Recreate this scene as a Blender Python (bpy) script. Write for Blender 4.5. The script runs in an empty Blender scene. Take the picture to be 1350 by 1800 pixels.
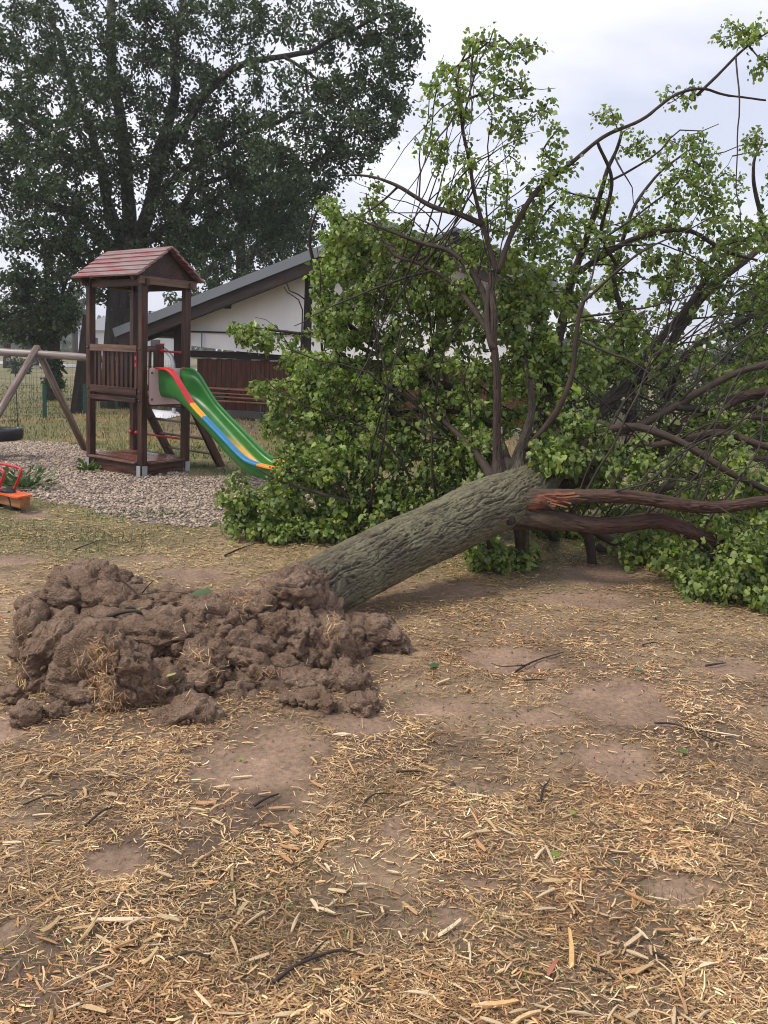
import bpy, math, random
import numpy as np
from mathutils import Vector, Matrix

random.seed(7)
RNG = np.random.default_rng(11)
SC = bpy.context.scene
COL = SC.collection

# ------------------------------------------------------------------ camera, sky, sun, exposure
F_PX, CX, CY = 1352.0, 675.0, 755.0          # focal length and principal point in photo pixels (1350 x 1800)
CAM_Z, PITCH, ROLL = 1.6, 5.5, 2.0
cam = bpy.data.cameras.new('camera')
cam.sensor_fit = 'VERTICAL'; cam.sensor_height = 36.0
cam.lens = F_PX / 1800.0 * 36.0
cam.shift_y = -(900.0 - CY) / 1800.0
cam.clip_start = 0.05; cam.clip_end = 2000.0
CAM = bpy.data.objects.new('camera', cam); COL.objects.link(CAM)
ROT = Matrix.Rotation(math.radians(90 - PITCH), 4, 'X') @ Matrix.Rotation(math.radians(ROLL), 4, 'Z')
CAM.matrix_world = Matrix.Translation((0, 0, CAM_Z)) @ ROT
SC.camera = CAM

SUN_EL, SUN_AZ = 54.0, 250.0                 # azimuth clockwise from +Y: to the left and a little behind the camera
world = bpy.data.worlds.new('World'); SC.world = world; world.use_nodes = True
_n = world.node_tree.nodes; _l = world.node_tree.links
_n.clear()
_out = _n.new('ShaderNodeOutputWorld'); _bg = _n.new('ShaderNodeBackground')
_sky = _n.new('ShaderNodeTexSky'); _sky.sky_type = 'NISHITA'; _sky.sun_disc = False
_sky.sun_elevation = math.radians(SUN_EL); _sky.sun_rotation = math.radians(SUN_AZ)
_sky.air_density = 1.0; _sky.dust_density = 2.0
_tc = _n.new('ShaderNodeTexCoord'); _mp = _n.new('ShaderNodeMapping'); _mp.inputs['Scale'].default_value = (1.0, 1.0, 2.6)
_mp.inputs['Location'].default_value = (0.35, 0.1, 0.2)
_no = _n.new('ShaderNodeTexNoise'); _no.inputs['Scale'].default_value = 2.1; _no.inputs['Detail'].default_value = 7.0
_no.inputs['Roughness'].default_value = 0.52; _no.inputs['Distortion'].default_value = 0.35
_rp = _n.new('ShaderNodeValToRGB')
_rp.color_ramp.elements[0].position = 0.40; _rp.color_ramp.elements[0].color = (3.7, 3.85, 4.6, 1)
_rp.color_ramp.elements[1].position = 0.62; _rp.color_ramp.elements[1].color = (5.6, 5.55, 5.9, 1)
_mx = _n.new('ShaderNodeMixRGB'); _mx.inputs[0].default_value = 0.9
_l.new(_tc.outputs['Generated'], _mp.inputs[0]); _l.new(_mp.outputs[0], _no.inputs['Vector'])
_l.new(_no.outputs[0], _rp.inputs[0]); _l.new(_sky.outputs[0], _mx.inputs[1]); _l.new(_rp.outputs[0], _mx.inputs[2])
_l.new(_mx.outputs[0], _bg.inputs[0]); _bg.inputs[1].default_value = 0.10
_l.new(_bg.outputs[0], _out.inputs[0])

sun = bpy.data.lights.new('sun', 'SUN'); sun.energy = 1.5; sun.angle = math.radians(14); sun.color = (1.0, 0.92, 0.80)
SUN = bpy.data.objects.new('sun', sun); COL.objects.link(SUN)
_az, _el = math.radians(SUN_AZ), math.radians(SUN_EL)
_sd = Vector((math.sin(_az) * math.cos(_el), math.cos(_az) * math.cos(_el), math.sin(_el)))
SUN.rotation_euler = _sd.to_track_quat('Z', 'Y').to_euler()
SUN.location = (0, 0, 30)

SC.view_settings.view_transform = 'Standard'; SC.view_settings.look = 'None'
SC.view_settings.exposure = 1.08; SC.view_settings.gamma = 1.0; SC.view_settings.use_curve_mapping = False
SC.render.engine = 'CYCLES'
SC.cycles.use_denoising = True
SC.cycles.denoising_prefilter = 'ACCURATE'; SC.cycles.filter_width = 1.05
SC.cycles.max_bounces = 6; SC.cycles.diffuse_bounces = 3; SC.cycles.glossy_bounces = 2
SC.cycles.transmission_bounces = 4; SC.cycles.transparent_max_bounces = 6; SC.cycles.volume_bounces = 0
SC.cycles.caustics_reflective = False; SC.cycles.caustics_refractive = False

# ------------------------------------------------------------------ helpers: picture rays, noise, meshes
R3 = np.array(ROT.to_3x3()); CP = np.array([0.0, 0.0, CAM_Z])
def ray(x, y):
    return R3 @ np.array([(x - CX) / F_PX, -(y - CY) / F_PX, -1.0])
def P(x, y, Y):                                # the point at world depth Y seen at photo pixel x, y
    d = ray(x, y); return CP + d * (Y / d[1])
def G(x, y, z=0.0):                            # the point of the level z seen at that pixel
    d = ray(x, y); return CP + d * ((z - CAM_Z) / d[2])
def PL(x, y, o, n):                            # the point of a vertical plane seen at that pixel
    d = ray(x, y); return CP + d * (np.dot(np.array(o) - CP, n) / np.dot(d, n))
def proj(p):
    q = (np.atleast_2d(p) - CP) @ R3
    return np.stack([CX - q[:, 0] / q[:, 2] * F_PX, CY + q[:, 1] / q[:, 2] * F_PX, -q[:, 2]], 1)

def _hash(i, j, k, s):
    h = (i.astype(np.uint32) * np.uint32(374761393)) ^ (j.astype(np.uint32) * np.uint32(668265263)) ^ (k.astype(np.uint32) * np.uint32(2147483647 - 58)) ^ np.uint32(s * 7919 + 13)
    h = (h ^ (h >> np.uint32(13))) * np.uint32(1274126177)
    h = (h ^ (h >> np.uint32(15))) * np.uint32(2246822519)
    return ((h ^ (h >> np.uint32(16))) & np.uint32(0xFFFFFF)).astype(np.float64) / 8388607.5 - 1.0
def vnoise(p, s=0):
    p = np.asarray(p, float); f = np.floor(p); t = p - f; t = t * t * t * (t * (t * 6 - 15) + 10)
    i, j, k = [f[:, a].astype(np.int64) for a in range(3)]
    r = 0.0
    for a in (0, 1):
        wa = t[:, 0] if a else 1 - t[:, 0]
        for b in (0, 1):
            wb = t[:, 1] if b else 1 - t[:, 1]
            for c in (0, 1):
                wc = t[:, 2] if c else 1 - t[:, 2]
                r = r + wa * wb * wc * _hash(i + a, j + b, k + c, s)
    return r
def fbm(p, o=4, s=0, g=0.5):
    p = np.asarray(p, float); a, t, r = 1.0, 0.0, 0.0
    for q in range(o):
        r = r + a * vnoise(p * (2.03 ** q) + q * 17.3, s + q); t += a; a *= g
    return r / t
def xy0(x, y, k=1.0):
    x = np.asarray(x, float).ravel(); y = np.asarray(y, float).ravel()
    return np.stack([x * k, y * k, np.zeros_like(x)], 1)
def sstep(a, b, x):
    t = np.clip((x - a) / (b - a), 0, 1); return t * t * (3 - 2 * t)

ROOT = {}                                      # world position of the root each object hangs under
def origin_of(o):
    while o.parent: o = o.parent
    return ROOT.get(o.name, np.zeros(3))
def raw_mesh(name, v, loops, starts, totals, smooth=False):
    me = bpy.data.meshes.new(name)
    v = np.ascontiguousarray(v, np.float32)
    me.vertices.add(len(v)); me.vertices.foreach_set('co', v.ravel())
    me.loops.add(len(loops)); me.loops.foreach_set('vertex_index', np.ascontiguousarray(loops, np.int32))
    me.polygons.add(len(starts)); me.polygons.foreach_set('loop_start', np.ascontiguousarray(starts, np.int32))
    me.polygons.foreach_set('loop_total', np.ascontiguousarray(totals, np.int32))
    if smooth: me.polygons.foreach_set('use_smooth', np.ones(len(starts), bool))
    me.update(calc_edges=True); me.validate()
    return me
def np_mesh(name, v, f, smooth=False):         # f: (n,3) or (n,4) array
    f = np.asarray(f, np.int32); k = f.shape[1]
    return raw_mesh(name, v, f.ravel(), np.arange(len(f)) * k, np.full(len(f), k), smooth)
def attr(me, name, data, kind='FLOAT_COLOR'):
    data = np.asarray(data, np.float32)
    if kind == 'FLOAT_COLOR':
        if data.shape[1] == 3: data = np.concatenate([data, np.ones((len(data), 1), np.float32)], 1)
        me.attributes.new(name, 'FLOAT_COLOR', 'POINT').data.foreach_set('color', data.ravel())
    elif kind == 'FLOAT_VECTOR':
        me.attributes.new(name, 'FLOAT_VECTOR', 'POINT').data.foreach_set('vector', data.ravel())
    else:
        me.attributes.new(name, 'FLOAT', 'POINT').data.foreach_set('value', data.ravel())
def link(name, me, mat, parent=None, loc=None):
    o = bpy.data.objects.new(name, me); COL.objects.link(o)
    if mat is not None and len(me.materials) == 0: me.materials.append(mat)
    if parent is not None: o.parent = parent
    if loc is not None: o.location = loc
    return o
def tag(o, label=None, cat=None, group=None, kind=None):
    if label: o['label'] = label
    if cat: o['category'] = cat
    if group: o['group'] = group
    if kind: o['kind'] = kind
    return o
def thing(name, loc, label, cat, group=None):
    o = bpy.data.objects.new(name, None); COL.objects.link(o)
    o.location = loc; o.empty_display_size = 0.2
    ROOT[o.name] = np.array(loc, float)
    return tag(o, label, cat, group)

class MB:                                      # collects shapes given in world coordinates into ONE mesh object
    def __init__(s): s.v, s.f, s.c, s.n = [], [], [], 0
    def add(s, v, f, c=None):
        v = np.asarray(v, float); s.v.append(v)
        s.f += [tuple(int(i) + s.n for i in q) for q in f]
        s.c.append(np.asarray(c, float) if c is not None else v * 1.0); s.n += len(v); return s
    def bar(s, a, b, w, h, up=(0, 0, 1), ext=0.0):   # board from a to b, w wide, h high
        a, b = np.array(a, float), np.array(b, float); d = b - a; L = np.linalg.norm(d); d = d / L
        a = a - d * ext; b = b + d * ext; L += 2 * ext
        up = np.array(up, float); x = np.cross(d, up)
        if np.linalg.norm(x) < 1e-4: x = np.cross(d, (0, 1, 0))
        x /= np.linalg.norm(x); u = np.cross(x, d)
        bv = min(w, h) * 0.08
        prof = [(-w/2+bv, -h/2), (w/2-bv, -h/2), (w/2, -h/2+bv), (w/2, h/2-bv), (w/2-bv, h/2), (-w/2+bv, h/2), (-w/2, h/2-bv), (-w/2, -h/2+bv)]
        v, c = [], []; r = random.random() * 50
        for e, t in ((a, 0), (b, L)):
            for p, q in prof:
                v.append(e + x * p + u * q); c.append((t + r, p + r * .37, q + r * .61))
        f = [(i, (i+1) % 8, 8 + (i+1) % 8, 8 + i) for i in range(8)] + [tuple(range(7, -1, -1)), tuple(range(8, 16))]
        return s.add(v, f, c)
    def tube(s, pts, rad, n=10, cap=True, closed=False):
        v, f, c = tube_geo(np.array(pts, float), rad, n, cap, closed)
        return s.add(v, f, c)
    def build(s, name, mat, parent=None, smooth=False, label=None):
        v = np.concatenate(s.v)
        if parent is not None: v = v - origin_of(parent)
        me = bpy.data.meshes.new(name); me.from_pydata(v.tolist(), [], s.f); me.update()
        if smooth: me.polygons.foreach_set('use_smooth', np.ones(len(me.polygons), bool))
        attr(me, 'bc', np.concatenate(s.c), 'FLOAT_VECTOR')
        o = link(name, me, mat, parent)
        if label: o['label'] = label
        return o
def bar(name, mat, parent, a, b, w, h, up=(0, 0, 1), ext=0.0):
    return MB().bar(a, b, w, h, up, ext).build(name, mat, parent)
def tube(name, mat, parent, pts, rad, n=10, closed=False):
    return MB().tube(pts, rad, n, not closed, closed).build(name, mat, parent, True)

def frames(p, closed=False):
    n = len(p)
    t = np.zeros_like(p)
    if closed: t = np.roll(p, -1, 0) - np.roll(p, 1, 0)
    else:
        t[1:-1] = p[2:] - p[:-2]; t[0] = p[1] - p[0]; t[-1] = p[-1] - p[-2]
    t /= np.linalg.norm(t, axis=1)[:, None] + 1e-9
    u = np.cross(t[0], (0, 0, 1.0))
    if np.linalg.norm(u) < 1e-3: u = np.cross(t[0], (0, 1.0, 0))
    u /= np.linalg.norm(u); U = [u]
    for i in range(1, n):
        u = u - t[i] * np.dot(u, t[i]); u /= np.linalg.norm(u) + 1e-9; U.append(u)
    U = np.array(U); return t, U, np.cross(t, U)
def tube_geo(p, rad, n=8, cap=True, closed=False):
    m = len(p); rad = np.broadcast_to(np.asarray(rad, float), (m,))
    t, U, V = frames(p, closed)
    a = np.arange(n) * 2 * np.pi / n
    v = (p[:, None] + (np.cos(a)[None, :, None] * U[:, None] + np.sin(a)[None, :, None] * V[:, None]) * rad[:, None, None]).reshape(-1, 3)
    L = np.concatenate([[0], np.cumsum(np.linalg.norm(np.diff(p, axis=0), axis=1))])
    r = random.random() * 40
    c = np.stack([np.repeat(L, n) + r, np.tile(np.cos(a), m) * np.repeat(rad, n) + r, np.tile(np.sin(a), m) * np.repeat(rad, n)], 1)
    f = []
    for i in range(m if closed else m - 1):
        j = (i + 1) % m
        for k in range(n):
            k2 = (k + 1) % n
            f.append((i*n+k, i*n+k2, j*n+k2, j*n+k))
    if cap and not closed:
        f.append(tuple(range(n - 1, -1, -1))); f.append(tuple((m-1)*n + k for k in range(n)))
    return v, f, c
def catmull(pts, step):
    p = np.array(pts, float); q = [p[0]]
    e = np.concatenate([[2*p[0]-p[1]], p, [2*p[-1]-p[-2]]])
    for i in range(1, len(e) - 2):
        n = max(2, int(np.linalg.norm(e[i+1][:3] - e[i][:3]) / step))
        for k in range(1, n + 1):
            t = k / n
            q.append(0.5 * (2*e[i] + (e[i+1]-e[i-1])*t + (2*e[i-1]-5*e[i]+4*e[i+1]-e[i+2])*t*t + (3*e[i]-e[i-1]-3*e[i+1]+e[i+2])*t**3))
    return np.array(q)

# ------------------------------------------------------------------ materials
class MT:
    def __init__(s, name, rough=0.7, spec=0.3):
        s.m = bpy.data.materials.new(name); s.m.use_nodes = True
        s.n = s.m.node_tree.nodes; s.l = s.m.node_tree.links
        s.b = s.n['Principled BSDF']; s.b.inputs['Roughness'].default_value = rough
        s.b.inputs['Specular IOR Level'].default_value = spec
    def node(s, t, **k):
        n = s.n.new(t)
        for a, v in k.items(): setattr(n, a, v)
        return n
    def attr(s, name): return s.node('ShaderNodeAttribute', attribute_name=name)
    def coord(s, src, scale):
        mp = s.node('ShaderNodeMapping'); mp.inputs['Scale'].default_value = scale
        s.l.new(src, mp.inputs[0]); return mp.outputs[0]
    def pos(s): return s.node('ShaderNodeNewGeometry').outputs['Position']
    def noise(s, vec, scale=1.0, detail=5.0, rough=0.55):
        n = s.node('ShaderNodeTexNoise'); n.inputs['Scale'].default_value = scale
        n.inputs['Detail'].default_value = detail; n.inputs['Roughness'].default_value = rough
        s.l.new(vec, n.inputs['Vector']); return n.outputs[0]
    def ramp(s, fac, stops):
        r = s.node('ShaderNodeValToRGB'); e = r.color_ramp.elements
        while len(e) < len(stops): e.new(0.5)
        for q, (p, c) in zip(e, stops): q.position = p; q.color = tuple(c) + (1,)
        s.l.new(fac, r.inputs[0]); return r.outputs[0]
    def mix(s, fac, a, b, mode='MIX'):
        m = s.node('ShaderNodeMixRGB', blend_type=mode)
        for i, x in ((0, fac), (1, a), (2, b)):
            if hasattr(x, 'is_linked'): s.l.new(x, m.inputs[i])
            else: m.inputs[i].default_value = x if i == 0 else tuple(x) + (1,)
        return m.outputs[0]
    def color(s, c):
        if hasattr(c, 'is_linked'): s.l.new(c, s.b.inputs['Base Color'])
        else: s.b.inputs['Base Color'].default_value = tuple(c) + (1,)
        return s
    def rough(s, fac, lo, hi):
        r = s.node('ShaderNodeMapRange'); r.inputs[3].default_value = lo; r.inputs[4].default_value = hi
        s.l.new(fac, r.inputs[0]); s.l.new(r.outputs[0], s.b.inputs['Roughness']); return s
    def bump(s, h, dist, strength=1.0):
        b = s.node('ShaderNodeBump'); b.inputs['Strength'].default_value = strength; b.inputs['Distance'].default_value = dist
        s.l.new(h, b.inputs['Height']); s.l.new(b.outputs[0], s.b.inputs['Normal']); return s

def stained_wood(name, dark, mid, light, rough=0.42, spec=0.35, wear=(0.45, 0.72)):
    t = MT(name, rough, spec); bc = t.attr('bc').outputs['Vector']
    g = t.noise(t.coord(bc, (2.2, 34, 34)), 1.0, 5, 0.6)
    w = t.noise(t.coord(bc, (1.6, 7, 7)), 1.0, 4, 0.6)
    base = t.mix(g, dark, mid)
    f = t.ramp(t.mix(0.5, g, w), [(wear[0], (0, 0, 0)), (wear[1], (1, 1, 1))])
    t.color(t.mix(f, base, light)); t.rough(w, rough - 0.12, rough + 0.2); t.bump(g, 0.003, 0.6)
    return t.m
def plain(name, c, rough=0.5, spec=0.4, metal=0.0, vary=0.18, scale=9.0):
    t = MT(name, rough, spec); n = t.noise(t.pos(), scale, 5, 0.6)
    a = [max(0, x * (1 - vary)) for x in c]; b = [min(1, x * (1 + vary)) for x in c]
    t.color(t.mix(n, a, b)); t.rough(n, max(0.05, rough - 0.1), min(1, rough + 0.15))
    t.b.inputs['Metallic'].default_value = metal
    return t.m
def colored(name, rough=0.6, spec=0.3, trans=0.0, back=None, grain=None):
    t = MT(name, rough, spec); c = t.attr('col').outputs['Color']
    if grain:
        n = t.noise(t.pos(), grain[0], 3, 0.6); c = t.mix(1.0, c, t.ramp(n, [(0.25, (1 - grain[1],) * 3), (0.75, (1 + grain[1],) * 3)]), 'MULTIPLY')
    if back is not None:
        bf = t.node('ShaderNodeNewGeometry').outputs['Backfacing']
        c = t.mix(bf, c, t.mix(back[1], c, back[0]))
    t.color(c)
    if trans > 0:
        tr = t.node('ShaderNodeBsdfTranslucent'); mx = t.node('ShaderNodeMixShader'); mx.inputs[0].default_value = trans
        tc = t.mix(1.0, c, (1.0, 1.15, 0.5), 'MULTIPLY'); t.l.new(tc, tr.inputs[0])
        o = t.n['Material Output']; t.l.new(t.b.outputs[0], mx.inputs[1]); t.l.new(tr.outputs[0], mx.inputs[2]); t.l.new(mx.outputs[0], o.inputs[0])
    return t.m

M = {}
M['tower'] = stained_wood('dark_stained_wood', (0.011, 0.005, 0.004), (0.050, 0.018, 0.012), (0.135, 0.064, 0.042))
M['tower_pale'] = stained_wood('weathered_stained_wood', (0.035, 0.016, 0.011), (0.11, 0.052, 0.034), (0.22, 0.135, 0.095), wear=(0.4, 0.65))
M['deck'] = stained_wood('wet_deck_wood', (0.075, 0.022, 0.013), (0.16, 0.055, 0.032), (0.24, 0.10, 0.06), 0.2, 0.55)
M['log'] = stained_wood('turned_log_wood', (0.075, 0.045, 0.036), (0.21, 0.145, 0.12), (0.42, 0.35, 0.31), 0.30, 0.5)
M['log_grey'] = stained_wood('wet_sheen_grey_log', (0.12, 0.085, 0.075), (0.27, 0.22, 0.20), (0.46, 0.41, 0.38), 0.28, 0.5)  # swing beam: reflection off the wet log painted in as a paler grey
M['shed'] = stained_wood('brown_shed_planks', (0.034, 0.011, 0.007), (0.09, 0.03, 0.017), (0.14, 0.055, 0.033), 0.55, 0.25)
M['timber'] = stained_wood('black_brown_timber', (0.010, 0.007, 0.007), (0.03, 0.02, 0.018), (0.06, 0.04, 0.035), 0.6, 0.2)
M['seesaw'] = stained_wood('orange_oiled_timber', (0.16, 0.055, 0.02), (0.30, 0.115, 0.04), (0.4, 0.2, 0.09), 0.35, 0.4)
M['bench'] = stained_wood('brown_bench_wood', (0.08, 0.028, 0.014), (0.17, 0.062, 0.03), (0.25, 0.12, 0.07), 0.35, 0.4)
def _red_roof():
    t = MT('worn_red_paint_boards', 0.38, 0.45); bc = t.attr('bc').outputs['Vector']
    g = t.noise(t.coord(bc, (1.5, 40, 40)), 1.0, 6, 0.65); w = t.noise(t.coord(bc, (3.0, 11, 11)), 1.0, 4, 0.6)
    f = t.ramp(t.mix(0.45, g, w), [(0.42, (0, 0, 0)), (0.53, (1, 1, 1))])
    bare = t.mix(g, (0.07, 0.045, 0.04), (0.40, 0.31, 0.30))
    t.color(t.mix(f, (0.26, 0.032, 0.042), bare)); t.bump(g, 0.003, 0.6); return t.m
M['red_roof'] = _red_roof()
M['red_metal'] = plain('red_painted_metal', (0.52, 0.025, 0.035), 0.3, 0.5)
M['galv'] = plain('galvanised_steel', (0.42, 0.44, 0.46), 0.45, 0.5, 0.5)
M['bolt'] = plain('dark_bolt_steel', (0.12, 0.12, 0.13), 0.4, 0.5, 0.6)
M['pink'] = plain('faded_pink_plastic', (0.74, 0.52, 0.55), 0.3, 0.5, vary=0.06)
M['slide'] = colored('coloured_slide_plastic', 0.33, 0.4, grain=(9, 0.16))
M['orange_rubber'] = plain('orange_rubber_seat', (0.75, 0.13, 0.035), 0.4, 0.4, vary=0.08)
M['rubber'] = plain('black_tyre_rubber', (0.013, 0.013, 0.016), 0.5, 0.45)
M['chain'] = plain('dull_chain_steel', (0.10, 0.10, 0.10), 0.5, 0.4, 0.6)
M['green_metal'] = plain('dark_green_fence_paint', (0.012, 0.07, 0.055), 0.4, 0.45)
M['wire'] = plain('dark_green_fence_wire', (0.02, 0.05, 0.04), 0.5, 0.3)
M['roof_metal'] = plain('grey_blue_roof_metal', (0.155, 0.17, 0.19), 0.5, 0.35, 0.1, 0.12, 2.0)
def _tarp():
    t = MT('white_tarpaulin', 0.45, 0.35); n = t.noise(t.pos(), 1.3, 6, 0.6); f = t.noise(t.coord(t.pos(), (9, 9, 1.6)), 1.0, 4, 0.6)
    t.color(t.mix(n, (0.82, 0.80, 0.79), (0.92, 0.90, 0.89))); t.bump(f, 0.02, 0.5)
    tr = t.node('ShaderNodeBsdfTranslucent'); tr.inputs[0].default_value = (0.7, 0.68, 0.66, 1); mx = t.node('ShaderNodeMixShader'); mx.inputs[0].default_value = 0.06
    t.l.new(t.b.outputs[0], mx.inputs[1]); t.l.new(tr.outputs[0], mx.inputs[2]); t.l.new(mx.outputs[0], t.n['Material Output'].inputs[0]); return t.m
M['tarp'] = _tarp()
M['strap'] = plain('blue_strap', (0.05, 0.16, 0.45), 0.6, 0.2)
M['concrete'] = plain('grey_concrete', (0.22, 0.21, 0.20), 0.8, 0.2, vary=0.2, scale=3.0)
M['plaster'] = plain('white_house_plaster', (0.66, 0.66, 0.66), 0.8, 0.2, vary=0.05)
M['tiles'] = plain('grey_roof_tiles', (0.22, 0.22, 0.24), 0.6, 0.3, vary=0.15, scale=4.0)
M['window'] = plain('dark_window_glass', (0.03, 0.035, 0.045), 0.12, 0.6)
M['road'] = plain('wet_asphalt', (0.30, 0.30, 0.32), 0.3, 0.5, vary=0.1, scale=0.6)
M['plastic_sheet'] = plain('white_plastic_sheet', (0.75, 0.76, 0.80), 0.3, 0.5, vary=0.05)
M['straw'] = colored('dry_straw_and_chips', 0.62, 0.25, grain=(300, 0.22))
M['chip'] = colored('split_wood_chip', 0.55, 0.3, grain=(260, 0.25))
M['grass'] = colored('short_grass', 0.55, 0.25, 0.25)
M['pebble'] = colored('pale_gravel', 0.6, 0.3)
M['leaf'] = colored('linden_leaf', 0.44, 0.34, 0.38, ((0.36, 0.43, 0.20), 0.34))
M['oakleaf'] = colored('oak_leaf', 0.55, 0.25, 0.25, ((0.12, 0.16, 0.10), 0.3))
M['weed'] = colored('weed_leaf', 0.5, 0.3, 0.3)
def _bark():
    t = MT('bark', 0.75, 0.25); c = t.attr('col').outputs['Color']; bc = t.attr('bc').outputs['Vector']
    n = t.noise(t.coord(bc, (9, 60, 60)), 1.0, 6, 0.65)
    t.color(t.mix(1.0, c, t.ramp(n, [(0.25, (0.45,) * 3), (0.75, (1.5,) * 3)]), 'MULTIPLY')); t.bump(n, 0.010, 0.9); t.rough(n, 0.5, 0.9); return t.m
M['bark'] = _bark()
M['torn'] = stained_wood('torn_inner_bark', (0.12, 0.035, 0.018), (0.26, 0.085, 0.035), (0.40, 0.20, 0.10))
def _dark_bark():
    t = MT('dark_branch_bark', 0.6, 0.3); bc = t.attr('bc').outputs['Vector']
    n = t.noise(t.coord(bc, (6, 40, 40)), 1.0, 5, 0.65)
    t.color(t.ramp(n, [(0.3, (0.014, 0.010, 0.010)), (0.7, (0.058, 0.043, 0.037))])); t.bump(n, 0.004, 0.7); return t.m
M['branch'] = _dark_bark()
def _oak_bark():
    t = MT('dark_oak_bark', 0.85, 0.15); bc = t.attr('bc').outputs['Vector']
    n = t.noise(t.coord(bc, (2, 14, 14)), 1.0, 6, 0.65)
    t.color(t.ramp(n, [(0.3, (0.018, 0.016, 0.016)), (0.7, (0.07, 0.06, 0.055))])); t.bump(n, 0.02, 0.9); return t.m
M['oak_bark'] = _oak_bark()
def _soil():
    t = MT('torn_wet_clay_soil', 0.6, 0.3); p = t.pos()
    n1 = t.noise(p, 7, 5, 0.6); n2 = t.noise(p, 55, 8, 0.7)
    def vor(sc):
        v = t.node('ShaderNodeTexVoronoi'); v.inputs['Scale'].default_value = sc; w = t.node('ShaderNodeMixRGB', blend_type='ADD'); w.inputs[0].default_value = 0.02
        nn = t.node('ShaderNodeTexNoise'); nn.inputs['Scale'].default_value = sc * 0.5; t.l.new(p, nn.inputs['Vector']); t.l.new(p, w.inputs[1]); t.l.new(nn.outputs['Color'], w.inputs[2]); t.l.new(w.outputs[0], v.inputs['Vector']); return v.outputs['Distance']
    va, vb = vor(38), vor(110)
    c = t.ramp(n1, [(0.25, (0.130, 0.080, 0.051)), (0.5, (0.22, 0.144, 0.098)), (0.75, (0.325, 0.228, 0.165))])
    t.color(t.mix(1.0, c, t.ramp(n2, [(0.3, (0.6,) * 3), (0.7, (1.3,) * 3)]), 'MULTIPLY'))
    h = t.mix(0.5, t.mix(0.55, va, vb), n2); t.rough(n1, 0.36, 0.8); t.bump(h, 0.031, 1.0); return t.m
M['soil'] = _soil()
def _ground():
    t = MT('trodden_ground', 0.8, 0.25); p = t.pos(); c = t.attr('col').outputs['Color']
    n1 = t.noise(p, 3.5, 6, 0.62); n2 = t.noise(p, 45, 6, 0.7); n3 = t.noise(p, 240, 3, 0.6)
    k = t.ramp(n1, [(0.28, (0.7,) * 3), (0.72, (1.28,) * 3)]); k2 = t.ramp(n2, [(0.28, (0.6,) * 3), (0.72, (1.4,) * 3)])
    t.color(t.mix(1.0, t.mix(1.0, c, k, 'MULTIPLY'), k2, 'MULTIPLY'))
    t.rough(n1, 0.5, 0.95); t.bump(t.mix(0.45, n2, n3), 0.008, 0.8); return t.m
M['ground'] = _ground()

# ------------------------------------------------------------------ the ground: one sheet out to the horizon
MUD_PX = [(440, 1335, 115, 85), (1085, 1240, 95, 34), (1085, 1338, 62, 30), (690, 1468, 62, 46), (15, 1640, 55, 55), (200, 1515, 60, 30),
          (900, 1165, 75, 22), (770, 1243, 110, 16), (950, 1262, 60, 18), (845, 1545, 60, 22), (800, 1605, 70, 36), (1190, 1565, 75, 36),
          (1290, 1172, 70, 18), (330, 1008, 70, 14), (10, 1275, 40, 40), (640, 1665, 40, 26), (1010, 1050, 120, 14), (780, 1040, 90, 12),
          (1265, 1555, 40, 18), (60, 905, 30, 10), (480, 1060, 120, 40), (620, 1250, 70, 30), (1050, 1010, 80, 16), (30, 985, 60, 10),
          (250, 980, 60, 8), (850, 1385, 55, 14), (880, 1590, 30, 16)]
MUD = []
for (x, y, rx, ry) in MUD_PX:
    c = G(x, y); a = G(x, y - ry); b = G(x, y + ry)
    MUD.append((c[0], (a[1] + b[1]) / 2, rx * c[1] / F_PX, (a[1] - b[1]) / 2))
def mud_mask(x, y):
    q = xy0(x, y); w = fbm(q * 3.2, 4, 5) * 0.75; r = np.zeros(len(q))
    for (cx, cy, rx, ry) in MUD:
        d = np.sqrt(((q[:, 0] - cx) / rx) ** 2 + ((q[:, 1] - cy) / ry) ** 2)
        r = np.maximum(r, sstep(1.15, 0.6, d + w * 1.25))
    return r
GRAVEL = [G(*p)[:2] for p in [(-420, 800), (-200, 778), (0, 775), (80, 777), (150, 786), (215, 800), (335, 838), (420, 836), (500, 842), (590, 880),
                              (560, 915), (470, 936), (380, 930), (250, 916), (150, 893), (90, 878), (30, 868), (-100, 858), (-420, 850)]]
def in_poly(x, y, poly):
    r = np.zeros(len(x), bool); n = len(poly)
    for i in range(n):
        x1, y1 = poly[i]; x2, y2 = poly[(i + 1) % n]
        c = ((y1 > y) != (y2 > y)) & (x < (x2 - x1) * (y - y1) / (y2 - y1 + 1e-12) + x1); r ^= c
    return r
def gravel_mask(x, y):
    q = xy0(x, y); o = 0.16 * fbm(q * 2.5, 3, 21); o2 = 0.3 * fbm(q * 2.1 + 9, 3, 22)
    return in_poly(q[:, 0] + o, q[:, 1] + o2, GRAVEL)
def humus_mask(x, y):
    q = xy0(x, y); return sstep(0.08, 0.34, fbm(q * 2.7 + 31, 4, 97)) * sstep(5.6, 4.2, q[:, 1])
def gh(x, y):
    q = xy0(x, y); near = sstep(14, 5, np.abs(q[:, 1])) 
    h = 0.035 * fbm(q * 0.8, 3, 31) + 0.016 * near * fbm(q * 4.5, 3, 32) + 0.006 * near * fbm(q * 16, 2, 33)
    return h * sstep(60, 20, np.abs(q[:, 1])) - 0.012 * mud_mask(x, y) * near
def gz(x, y): return float(gh([x], [y])[0])
def green_mask(x, y):
    q = xy0(x, y); n = fbm(q * 0.9, 4, 41)
    lawn = sstep(5.2, 7.0, q[:, 1] - 0.25 * q[:, 0] + n * 1.2) * 0.75
    far = sstep(10, 13, q[:, 1]) * 0.25
    return np.clip(lawn + far + 0.55 * n, 0, 1) * sstep(5.0, 6.6, q[:, 1] + n) 
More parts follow.
